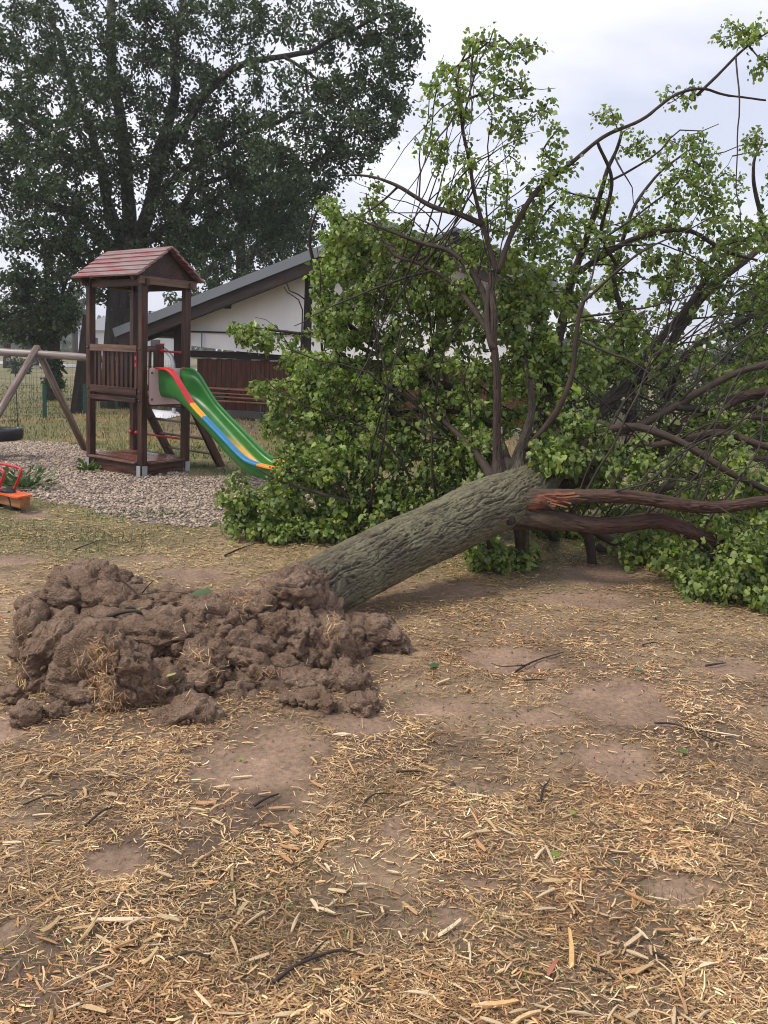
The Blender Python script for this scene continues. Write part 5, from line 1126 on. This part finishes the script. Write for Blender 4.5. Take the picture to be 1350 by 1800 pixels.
for q, (zf, tip, wy) in enumerate(((1.0, 0.0, 1.0), (3.2, -.15, .8), (-2.2, .25, .92), (2.0, -.45, 1.08))):
    tm = LIN * np.array([1, wy, zf]); tm[2, 2] += tip; tm[2, 0] -= abs(tip) * .3; tm[5, 2] += tip * .3; tm[8, 2] += tip * .45; k = ri[vk == q]
    v, f, _ = leaf_arrays(C[k], AX[k], NN[k], LL[k], tm, LIN_T); V4.append(v); F4.append(f + o4); o4 += len(v); T4.append(np.repeat(tone[k], 9, 0))
me = np_mesh('foliage', np.concatenate(V4) - origin_of(lin), np.concatenate(F4), True); attr(me, 'col', np.concatenate(T4)); tag(link('foliage', me, M['leaf'], lin), kind='stuff')
lm = []
for c in ((0.14, 0.21, 0.02), (0.10, 0.165, 0.02), (0.185, 0.245, 0.03), (0.075, 0.125, 0.022)):
    me = np_mesh('leaf', LIN, LIN_T, True); attr(me, 'col', np.tile(np.array(c), (9, 1))); me.materials.append(M['leaf']); lm.append(me)
_, _, fr = leaf_arrays(C[big], AX[big], NN[big], LL[big], LIN, LIN_T)
for i, j in enumerate(big):
    o = bpy.data.objects.new('leaf', lm[i % 4]); COL.objects.link(o); o.parent = lin
    mt = Matrix(((*fr[i].T[0], 0), (*fr[i].T[1], 0), (*fr[i].T[2], 0), (0, 0, 0, 1))).to_4x4() @ Matrix.Scale(float(LL[j]), 4)
    mt.translation = Vector(C[j] - origin_of(lin)); o.matrix_local = mt

# ------------------------------------------------------------------ the torn root ball: a core mass and the clods hanging on it
def ico(sub):
    import bmesh
    bm = bmesh.new(); bmesh.ops.create_icosphere(bm, subdivisions=sub, radius=1.0)
    v = np.array([x.co[:] for x in bm.verts]); f = np.array([[x.index for x in q.verts] for q in bm.faces]); bm.free(); return v, f
ICO6, ICO5, ICO4, ICO3 = ico(6), ico(5), ico(4), ico(3)
def clod_mesh(c, rad, seed, sphere, rough=1.0, yaw=None):
    D, Fc = sphere; rg = np.random.default_rng(seed); k = 13
    nrm = rg.normal(size=(k, 3)); nrm /= np.linalg.norm(nrm, axis=1)[:, None]; hh = rg.uniform(0.78, 1.15, k)
    dot = D @ nrm.T; r = np.min(np.where(dot > 0.12, hh / np.maximum(dot, 0.12), 9), 1); r = np.minimum(r, 1.25)
    r = 0.9 * r + 0.1
    a = rg.random() * 6.28 if yaw is None else yaw; v = D * r[:, None]; v = v * np.array(rad)
    s = float(np.mean(rad)); off = rg.random(3) * 30; N = D
    big = fbm(v / s * 1.5 + off, 3, seed % 50); w_ = v + 0.012 * np.stack([vnoise(v * 30 + off + 9 * i, 70 + i) for i in range(3)], 1)
    crack = np.exp(-(vnoise(w_ * 13 + off, 3 + seed % 40) / 0.10) ** 2); crack2 = np.exp(-(vnoise(w_ * 29 + off, 5 + seed % 40) / 0.14) ** 2)
    lump = fbm(w_ * 22 + off, 3, 9); fine = fbm(v * 85 + off, 3, 8, 0.65); cap = min(1, s / 0.1)
    v = v + N * (0.16 * s * big - rough * cap * (0.040 * crack + 0.012 * crack2) + rough * (0.021 * lump * cap + 0.011 * fine))[:, None]
    ca, sa = math.cos(a), math.sin(a)
    if yaw is not None: v = v @ np.array([[ca, sa, 0], [-sa, ca, 0], [0, 0, 1]])
    return v + np.array(c), Fc
core = [(120, 1120, 3.95, .16, .22, .16), (240, 1120, 3.85, .22, .24, .16), (360, 1130, 3.85, .22, .24, .17), (470, 1130, 3.9, .2, .24, .16), (550, 1120, 4.0, .15, .22, .17), (300, 1180, 3.65, .3, .2, .12), (450, 1190, 3.7, .28, .18, .1), (160, 1180, 3.7, .2, .18, .15)]
VV, FF, o = [], [], 0
for i, (x, y, Y, a, b, c) in enumerate(core):
    cc = P(x, y, Y); v, f = clod_mesh(cc, (a, b, c), 300 + i, ICO4, 1.6); VV.append(v); FF.append(f + o); o += len(v)
me = np_mesh('root_ball', np.concatenate(VV) - origin_of(lin), np.concatenate(FF), True)
rb = link('root_ball', me, M['soil'], lin); rb['label'] = 'brown clay root ball torn out of the ground'
CL = [(190, 1212, 3.38, 88, 108, .15, 1), (95, 1175, 3.58, 58, 82, .14, 1), (58, 1120, 3.8, 34, 55, .1, 0), (150, 1040, 4.05, 70, 46, .14, 1), (158, 1008, 4.1, 34, 24, .08, 1), (205, 1030, 4.08, 40, 30, .09, 1), (225, 1068, 3.95, 78, 42, .14, 1), (78, 1072, 4.0, 46, 34, .1, 0), (330, 1065, 3.95, 58, 34, .12, 1),
      (372, 1092, 3.8, 56, 44, .12, 1), (295, 1118, 3.72, 78, 44, .14, 1), (405, 1128, 3.75, 56, 46, .12, 1), (440, 1075, 3.95, 58, 38, .12, 1), (515, 1042, 4.02, 44, 46, .12, 1), (532, 1032, 4.14, 40, 38, .12, 1), (562, 1085, 4.08, 42, 44, .12, 1), (585, 1100, 4.12, 34, 30, .1, 1), (482, 1112, 3.88, 64, 50, .13, 1), (432, 1172, 3.65, 56, 42, .11, 1), (358, 1178, 3.56, 56, 40, .11, 1),
      (522, 1145, 3.85, 52, 66, .12, 1), (580, 1158, 3.88, 42, 64, .11, 1), (482, 1208, 3.6, 52, 28, .09, 0), (545, 1212, 3.58, 56, 28, .09, 1), (626, 1205, 3.58, 34, 34, .08, 0), (405, 1212, 3.52, 46, 30, .08, 0), (326, 1268, 3.24, 60, 44, .10, 1), (285, 1212, 3.42, 46, 52, .10, 0),
      (120, 1110, 3.8, 44, 34, .09, 0), (250, 1160, 3.6, 40, 36, .08, 0), (330, 1140, 3.62, 36, 28, .07, 0), (455, 1140, 3.72, 34, 30, .07, 0), (560, 1100, 3.95, 36, 34, .08, 0), (600, 1190, 3.72, 28, 34, .06, 0), (385, 1150, 3.6, 26, 24, .05, 0), (500, 1170, 3.68, 30, 24, .06, 0), (200, 1110, 3.66, 40, 26, .07, 0), (60, 1190, 3.62, 28, 40, .07, 0), (450, 1232, 3.48, 30, 18, .05, 0), (520, 1236, 3.46, 28, 16, .05, 0)]
for k in range(24):                                          # many small crumbs stuck between them
    x = random.uniform(70, 620); y = 1190 + random.uniform(-110, 45) - abs(x - 340) * 0.04; CL.append((x, y, 3.62 + (1190 - y) * 0.0021 - 0.10, random.uniform(7, 17), random.uniform(6, 14), .028, 2))
clod_objs = []
for i, (x, y, Y, rx, ry, rd, big) in enumerate(CL):
    c = P(x, y, Y); v, f = clod_mesh(c, (rx * Y / F_PX, rd, ry * Y / F_PX), 500 + i, ICO6 if i in (0, 1) else ICO5 if big == 1 else ICO4 if big == 0 else ICO3)
    me = np_mesh('soil_clod', v - origin_of(lin), f, True); clod_objs.append((link('soil_clod', me, M['soil'], rb), v, f))
# roots poking out of the ball
for pts, r in (([(190, 1085, 3.75), (215, 1076, 3.7), (240, 1074, 3.68), (252, 1082, 3.7)], .014), ([(215, 1020, 3.95), (240, 1042, 3.9), (255, 1062, 3.85)], .005), ([(248, 1045, 3.88), (290, 1040, 3.86), (330, 1043, 3.85)], .003),
               ([(250, 1042, 3.88), (262, 1028, 3.86), (270, 1020, 3.86)], .004), ([(330, 1210, 3.4), (336, 1225, 3.35), (345, 1232, 3.34)], .003), ([(430, 1300, 3.3), (436, 1318, 3.25), (442, 1324, 3.24)], .004)):
    q = catmull([P(*a) for a in pts], 0.02); tube('root', M['branch'], rb, q, np.linspace(r, r * 0.5, len(q)), 7)
# the mound beside the trunk and loose clods on the ground
LOOSE = [(640, 1112, 4.1, 66, 32, .16, 'low clay mound with pale pebbles heaved up beside the trunk base'), (692, 1140, 4.05, 34, 18, .08, 'clay clod at the right end of the low mound beside the trunk'), (632, 1150, 3.98, 26, 14, .06, 'small clay clod in front of the low mound'),
         (574, 1264, 3.36, 18, 17, .05, 'round clay clod below the open hollow of the root ball'), (640, 1258, 3.36, 34, 20, .07, 'flattish clay clod lying right of the root ball'), (556, 1240, 3.42, 32, 17, .07, 'broad clay clod with dark hollow under its front edge'), (46, 1305, 3.12, 28, 24, .06, 'dark clay clod in the straw at the left foot of the root ball'),
         (98, 1285, 3.2, 24, 14, .05, 'small dark clay clod left of the big front slab'), (510, 1248, 3.42, 22, 13, .04, 'small clay clod on the bare mud in front of the root ball'), (20, 1245, 3.35, 26, 16, .05, 'clay clod at the left picture edge beside the root ball')]
for i, (x, y, Y, rx, ry, rd, lab) in enumerate(LOOSE):
    c = P(x, y, Y); rz_ = ry * Y / F_PX; c[2] = max(gz(c[0], c[1]) + rz_ * 0.55, min(c[2], rz_ * 0.9)); v, f = clod_mesh((0, 0, 0), (rx * Y / F_PX, rd, rz_), 800 + i, ICO5 if i == 0 else ICO4)
    me = np_mesh('loose_clod', v, f, True); o = link('loose_clod', me, M['soil'], None, c); tag(o, lab, 'soil clod', 'loose clay clods round the root ball')
    if i == 0: clod_objs.append((o, v + c, f))

# ------------------------------------------------------------------ straw stuck to the root ball, heaped at its foot
from mathutils.bvhtree import BVHTree
V_, F_, o_ = [], [], 0
for ob, v, f in clod_objs: V_.append(v); F_.append(f + o_); o_ += len(v)
BV = BVHTree.FromPolygons(np.concatenate(V_).tolist(), np.concatenate(F_).tolist())
def on_ball(px, py):
    d = ray(px, py); d = d / np.linalg.norm(d); h = BV.ray_cast(Vector(CP), Vector(d)); return (np.array(h[0]), np.array(h[1])) if h[0] is not None else (None, None)
def straw_on(name, spots, lmin, lmax, wmin, wmax, parent, label=None, tint=1.0):
    V, Fq, Cc, o = [], [], [], 0
    for (px, py, rx, ry, n, lean) in spots:
        for _ in range(n):
            p, nr = on_ball(random.gauss(px, rx), random.gauss(py, ry))
            if p is None: continue
            a = np.array([random.gauss(0.1, 0.7), random.gauss(-0.15, 0.4), random.gauss(lean, 0.6)]); a -= nr * np.dot(a, nr) * 0.8; a /= np.linalg.norm(a) + 1e-9
            L, w = random.uniform(lmin, lmax), random.uniform(wmin, wmax); s_ = np.cross(a, nr); s_ /= np.linalg.norm(s_) + 1e-9; c = p + nr * random.uniform(0.003, 0.012)
            b = nr * L * random.uniform(-0.05, 0.15)
            V += [c - a * L / 2 - s_ * w / 2, c - a * L / 2 + s_ * w / 2, c - s_ * w / 2 + b, c + s_ * w / 2 + b, c + a * L / 2 - s_ * w / 3, c + a * L / 2 + s_ * w / 3]
            Fq += [(o, o + 2, o + 3, o + 1), (o + 2, o + 4, o + 5, o + 3)]; o += 6; k = STRAW_COLS[random.randrange(len(STRAW_COLS))] * random.uniform(0.75, 1.1) * tint; Cc += [k] * 6
    me = np_mesh(name, np.array(V) - origin_of(parent), Fq); attr(me, 'col', np.array(Cc)); return tag(link(name, me, M['straw'], parent), label, kind='stuff')
straw_on('clinging_straw', [(178, 1150, 16, 16, 150, -.5), (168, 1185, 14, 14, 90, -.5), (182, 1215, 14, 14, 90, -.5), (195, 1245, 16, 14, 130, -.5), (190, 1280, 22, 14, 170, -.4), (205, 1265, 14, 18, 80, -.4), (40, 1180, 6, 40, 70, -.8), (350, 1150, 8, 14, 40, -.6), (470, 1185, 14, 6, 40, 0), (420, 1060, 14, 8, 60, 0), (300, 1180, 60, 40, 60, 0), (450, 1130, 90, 50, 70, 0), (585, 1105, 6, 14, 50, -.6)],
         0.02, 0.055, 0.0012, 0.003, rb, 'dry straw matted on the soil')

# ------------------------------------------------------------------ loose wood chips, splinters, twigs and leaves one can pick out
def chip_mesh(seed):
    rg = random.Random(seed); n = 4; w0, h0 = rg.uniform(.07, .19), rg.uniform(.03, .08); v, cvs = [], []
    bend = rg.uniform(-.05, .05); rise = rg.uniform(-.03, .05)
    for i in range(n):
        t = i / (n - 1) - .5; k = (rg.uniform(.5, .95) if i in (0, n - 1) else 1.0) * rg.uniform(.8, 1.1); ox, oz = bend * (1 - 4 * t * t), rise * (1 - 4 * t * t)
        for sx_, sz_ in ((-1, -1), (1, -1), (1, 1), (-1, 1)): v.append((t + rg.uniform(-.05, .05), ox + sx_ * w0 * k / 2 * rg.uniform(.8, 1.2), oz + sz_ * h0 * k / 2))
    f = [(i*4+j, i*4+(j+1) % 4, (i+1)*4+(j+1) % 4, (i+1)*4+j) for i in range(n-1) for j in range(4)] + [(3, 2, 1, 0), tuple((n-1)*4 + j for j in range(4))]
    me = bpy.data.meshes.new('wood_chip'); me.from_pydata(v, [], f); me.update()
    c = np.array(rg.choice([(0.62, 0.46, 0.27), (0.66, 0.52, 0.34), (0.55, 0.38, 0.20), (0.48, 0.30, 0.15), (0.70, 0.58, 0.40), (0.60, 0.45, 0.28), (0.52, 0.29, 0.14)])) * rg.uniform(.72, 1.0)
    attr(me, 'col', np.tile(c, (len(v), 1))); me.materials.append(M['chip']); me['tone'] = ('broad ' if w0 > .13 else 'slim ') + ('whitish' if c[2] > .33 else 'orange brown' if c[1] / c[0] < .66 else 'pale tan'); return me
CH = [chip_mesh(i) for i in range(26)]; CHT = [c['tone'] for c in CH]
def lay(o, x, y, L, yaw, pitch=0.0, roll=0.0, lift=0.006):
    o.location = (x, y, gz(x, y) + lift + abs(math.sin(pitch)) * L * .45); o.rotation_euler = (roll, pitch, yaw); o.scale = (L, L, L)
k = 0
while k < 290:
    y = 1 / (1 / 1.55 + (1 / 3.9 - 1 / 1.55) * random.random()); x = random.uniform(-1, 1) * (0.5 * y)
    if random.random() < mud_mask([x], [y])[0] * 0.9 or (y > 3.0 and x < 0.1 and y < 4.6): continue
    o = bpy.data.objects.new('wood_chip', CH[k % 26]); COL.objects.link(o); lay(o, x, y, random.uniform(0.035, 0.075), random.gauss(0.2, 0.9), random.gauss(0, .12), random.gauss(0, .5), 0.012)
    q_ = proj(np.array([[x, y, 0.0]]))[0]; tone_ = CHT[k % 26]
    where = 'near the bottom edge' if q_[1] > 1640 else 'below the root ball' if q_[0] < 560 and q_[1] < 1480 else 'at the left' if q_[0] < 430 else 'at the right' if q_[0] > 960 else 'in the middle of the ground'
    tag(o, '%s wood chip lying loose in the straw %s' % (tone_, where), 'wood chip', 'loose wood chips in the straw'); k += 1
def hero(name, px, py, L, yaw, label, cat, col, wk=1.0, seed=0, pitch=0.0):
    p = G(px, py); me = chip_mesh(900 + seed); a = me.attributes['col']; n = len(me.vertices); a.data.foreach_set('color', np.tile(np.array(tuple(col) + (1,), np.float32), n))
    co = np.empty(n * 3, np.float32); me.vertices.foreach_get('co', co); co = co.reshape(-1, 3); co[:, 1] *= wk; co[:, 2] *= wk; me.vertices.foreach_set('co', co.ravel()); me.update()
    o = bpy.data.objects.new(name, me); COL.objects.link(o); lay(o, p[0], p[1], L, yaw, pitch, 0.1, 0.012); return tag(o, label, cat)
hero('split_stick', 212, 1630, .16, 0.06, 'long pale peeled stick lying straight in the straw at lower left', 'stick', (0.66, 0.50, 0.36), 0.7, 1)
hero('split_stick', 790, 1630, .10, 0.75, 'pale curved stick beside a bare mud patch near the bottom centre', 'stick', (0.62, 0.50, 0.33), 0.6, 2)
hero('wood_chunk', 870, 1768, .115, 0.15, 'thick orange tan wood chunk at the bottom edge of the picture', 'wood chunk', (0.60, 0.36, 0.17), 1.1, 3)
hero('wood_chunk', 925, 1792, .09, 0.5, 'pale wood chunk right of the thick chunk at the bottom edge', 'wood chunk', (0.62, 0.42, 0.22), 1.2, 13)
hero('splinter', 1002, 1680, .09, 1.45, 'bright orange upright splinter in the straw', 'splinter', (0.58, 0.36, 0.15), 0.9, 4, -0.55)
hero('bark_strip', 970, 1706, .065, 1.0, 'reddish brown flat bark strip beside the orange splinter', 'bark strip', (0.34, 0.13, 0.08), 1.2, 5)
hero('bark_strip', 1240, 1460, .085, -0.25, 'dark brown curved bark strip on rusty litter at lower right', 'bark strip', (0.12, 0.07, 0.04), 1.0, 6)
hero('dry_stalk', 1255, 1292, .20, -0.3, 'thin pale dry stalk lying beside a dark twig at right', 'stalk', (0.66, 0.54, 0.36), 0.22, 7)
hero('dry_stalk', 1235, 1697, .085, -0.05, 'straight pale stalk near the bottom right corner', 'stalk', (0.64, 0.50, 0.32), 0.35, 8)
hero('wood_chunk', 745, 1255, .075, -0.05, 'small pale wood piece on the bare strip right of the loose clods', 'wood piece', (0.64, 0.47, 0.28), 0.9, 9)
hero('wood_chunk', 600, 1293, .075, 0.1, 'whitish wood piece in front of the flattish clay clod', 'wood piece', (0.66, 0.52, 0.38), 1.3, 10)
hero('splinter', 425, 1362, .075, 0.2, 'pale splinter lying alone on the big mud patch', 'splinter', (0.66, 0.50, 0.33), 0.8, 11)
hero('splinter', 370, 1160, .07, 1.4, 'pale split wood splinter stuck upright in the middle of the root ball', 'splinter', (0.66, 0.48, 0.28), 0.9, 12, -1.2)
_p, _nr = on_ball(370, 1162); bpy.data.objects['splinter.002'].location = _p + _nr * 0.02; bpy.data.objects['splinter.002'].rotation_euler = (0, -1.4, 0.4)
def twig(pts, r, label, forks=()):
    q = [G(x, y) for x, y in pts]; q = [np.array([a[0], a[1], gz(a[0], a[1]) + 0.012 + 0.008 * (i % 2)]) for i, a in enumerate(q)]
    m = MB(); c = catmull(q, 0.015); m.tube(c, np.linspace(r, r * .45, len(c)), 7)
    for fp in forks:
        g = [G(x, y) for x, y in fp]; g = [np.array([a[0], a[1], gz(a[0], a[1]) + 0.014 + 0.012 * i]) for i, a in enumerate(g)]; c = catmull(g, 0.015); m.tube(c, np.linspace(r * .6, r * .3, len(c)), 6)
    return tag(m.build('fallen_twig', M['branch'], None, True), label, 'twig')
twig([(480, 1722), (520, 1700), (555, 1684), (600, 1677), (640, 1682)], .0055, 'dark curved twig in the straw at the bottom centre', [[(540, 1690), (560, 1674), (575, 1668)]])
twig([(447, 1420), (468, 1408), (490, 1396)], .0055, 'short black twig at the lower edge of the big mud patch')
twig([(905, 1188), (930, 1172), (955, 1162), (990, 1158)], .006, 'forked dark twig on the bare soil right of the trunk', [[(930, 1172), (915, 1180), (880, 1186), (862, 1183)], [(955, 1162), (970, 1168), (985, 1170)]])
twig([(920, 1205), (940, 1206), (960, 1205)], .0045, 'short dark twig just below the forked twig')
twig([(1150, 1276), (1185, 1282), (1230, 1295), (1275, 1310)], .0045, 'long thin dark twig beside the pale stalk at right')
twig([(697, 1362), (720, 1365), (745, 1362)], .0045, 'short dark twig left of the small dark mud patch')
twig([(950, 1410), (955, 1390), (962, 1376), (966, 1372)], .005, 'bent black twig standing up a little in the middle of the straw', [[(956, 1388), (945, 1380)]])
twig([(1128, 1140), (1145, 1137), (1162, 1135)], .004, 'small dark twig on dry grass below the right foliage')
twig([(1240, 1176), (1258, 1174), (1276, 1168)], .006, 'short dark branch piece near the right edge')
twig([(1150, 1680), (1165, 1692), (1180, 1702)], .005, 'short black twig in the thick chips at lower right')
twig([(40, 1425), (75, 1418), (100, 1410)], .004, 'thin black twig in the straw below the left clods')
twig([(150, 1460), (180, 1438), (205, 1425)], .005, 'dark twig lying diagonally in the straw at left')
twig([(290, 1695), (340, 1682), (370, 1690)], .004, 'thin dark twig in the straw at lower left')
twig([(1040, 1705), (1060, 1715), (1080, 1728)], .005, 'crooked dark twig right of the reddish bark strip')
twig([(395, 975), (420, 965), (448, 955)], .008, 'dark twig reaching out of the left foliage onto the lawn')
twig([(130, 965), (150, 958), (178, 948)], .006, 'dark twig on the lawn left of the root ball')
twig([(640, 1412), (660, 1402), (690, 1398)], .0035, 'thin dark twig at the right side of the big mud patch')

def leafy(name, c, n, L, spread, h, col, label, cat, axis0=(0, 0, 1), ltm=OAK, ltt=OAK_T, narrow=1.0):
    t = thing(name, c, label, cat); o = np.array(c)
    dirs = rand_dirs(n); dirs[:, 2] = np.abs(dirs[:, 2]) * h; dirs /= np.linalg.norm(dirs, axis=1)[:, None]; base = o + dirs * (RNG.random(n) * spread)[:, None] * np.array([1, 1, .8])
    tm = ltm.copy(); tm[:, 1] *= narrow; v, f, _ = leaf_arrays(base, dirs + np.array(axis0) * .2, rand_dirs(n) + np.array([0, 0, 1.2]), L * RNG.uniform(.6, 1.2, n), tm, ltt)
    me = np_mesh('leaves', v - o, f); attr(me, 'col', np.repeat(np.array(col) * RNG.uniform(.7, 1.3, n)[:, None], len(tm), 0)); tag(link('leaves', me, M['weed'], t), kind='stuff')
    m = MB()
    for d in dirs[:8]: m.tube([o, o + d * spread * .5, o + d * spread], [.004, .003, .002], 4)
    m.build('stems', M['weed_stem'], t); return t
M['weed_stem'] = plain('green_stem', (0.08, 0.12, 0.04), 0.6, 0.3)
g = G(155, 828); leafy('weed', (g[0], g[1], gz(g[0], g[1])), 70, .075, .16, .6, (0.085, 0.14, 0.035), 'low green weed growing at the foot of the left tower post', 'weed')
g = G(48, 862); leafy('broken_branch', (g[0], g[1], gz(g[0], g[1]) + .03), 150, .085, .28, .45, (0.075, 0.125, 0.05), 'leafy green broken off branch lying behind the seesaw', 'branch', narrow=.7)
g = G(20, 858); leafy('broken_branch', (g[0], g[1], gz(g[0], g[1]) + .03), 70, .09, .22, .5, (0.12, 0.15, 0.07), 'pale green broken off branch behind the red seesaw handle', 'branch', narrow=.6)
def flat_leaf(px, py, L, yaw, col, label, tm=LIN, tt=LIN_T, ball=False):
    if ball:
        p, nr = on_ball(px, py); p = p + nr * .012
    else:
        p = G(px, py); p[2] = gz(p[0], p[1]) + .018; nr = np.array([0.05, -.1, 1.0])
    v, f, _ = leaf_arrays(np.zeros((1, 3)), np.array([[math.cos(yaw), math.sin(yaw), .12]]), nr[None], np.array([L]), tm, tt)
    me = np_mesh('fallen_leaf', v, f, True); attr(me, 'col', np.tile(np.array(col), (len(v), 1))); o = link('fallen_leaf', me, M['weed'], None, p); return tag(o, label, 'leaf')
flat_leaf(1207, 1328, .035, 2.6, (0.10, 0.19, 0.05), 'single green leaf on the straw at right')
flat_leaf(1118, 1193, .035, .3, (0.16, 0.24, 0.12), 'pale green leaf on dry litter right of the forked twig')
flat_leaf(975, 1510, .03, 1.2, (0.20, 0.27, 0.06), 'yellow green leaf scrap in the chips below centre')
flat_leaf(1003, 1432, .025, .6, (0.30, 0.30, 0.09), 'yellow leaf scrap in the middle of the straw')
flat_leaf(423, 1337, .022, .9, (0.26, 0.31, 0.08), 'tiny yellow green leaf on the big mud patch')
flat_leaf(752, 1180, .06, .4, (0.06, 0.13, 0.05), 'dark green leaf sprig on dry grass right of the low mound', OAK, OAK_T)
flat_leaf(335, 1045, .11, .35, (0.17, 0.24, 0.13), 'long pale green leaf lying on top of the root ball', OAK * np.array([1, .5, 1]), OAK_T, True)
flat_leaf(235, 1070, .06, .2, (0.72, 0.64, 0.52), 'whitish dry leaf on the upper left of the root ball', OAK, OAK_T, True)
flat_leaf(295, 1190, .05, .8, (0.42, 0.44, 0.16), 'small yellowish leaf on the face of the root ball', OAK * np.array([1, .6, 1]), OAK_T, True)

# ------------------------------------------------------------------ rainy air round the whole place
m = MB(); hx, hy0, hy1, hz0, hz1 = 430, -62, 905, -1.4, 16.5
m.add([(x, y, z) for z in (hz0, hz1) for x, y in ((-hx, hy0), (hx, hy0), (hx, hy1), (-hx, hy1))], [(3, 2, 1, 0), (4, 5, 6, 7), (0, 1, 5, 4), (1, 2, 6, 5), (2, 3, 7, 6), (3, 0, 4, 7)])
hm = bpy.data.materials.new('rain_haze'); hm.use_nodes = True; hm.node_tree.nodes.clear()
_o = hm.node_tree.nodes.new('ShaderNodeOutputMaterial'); _v = hm.node_tree.nodes.new('ShaderNodeVolumePrincipled')
_v.inputs['Color'].default_value = (0.88, 0.90, 0.95, 1); _v.inputs['Density'].default_value = 0.0013; _v.inputs['Anisotropy'].default_value = 0.2
hm.node_tree.links.new(_v.outputs[0], _o.inputs['Volume'])
tag(m.build('haze', hm), 'thin rainy haze in the air', 'haze', kind='stuff')
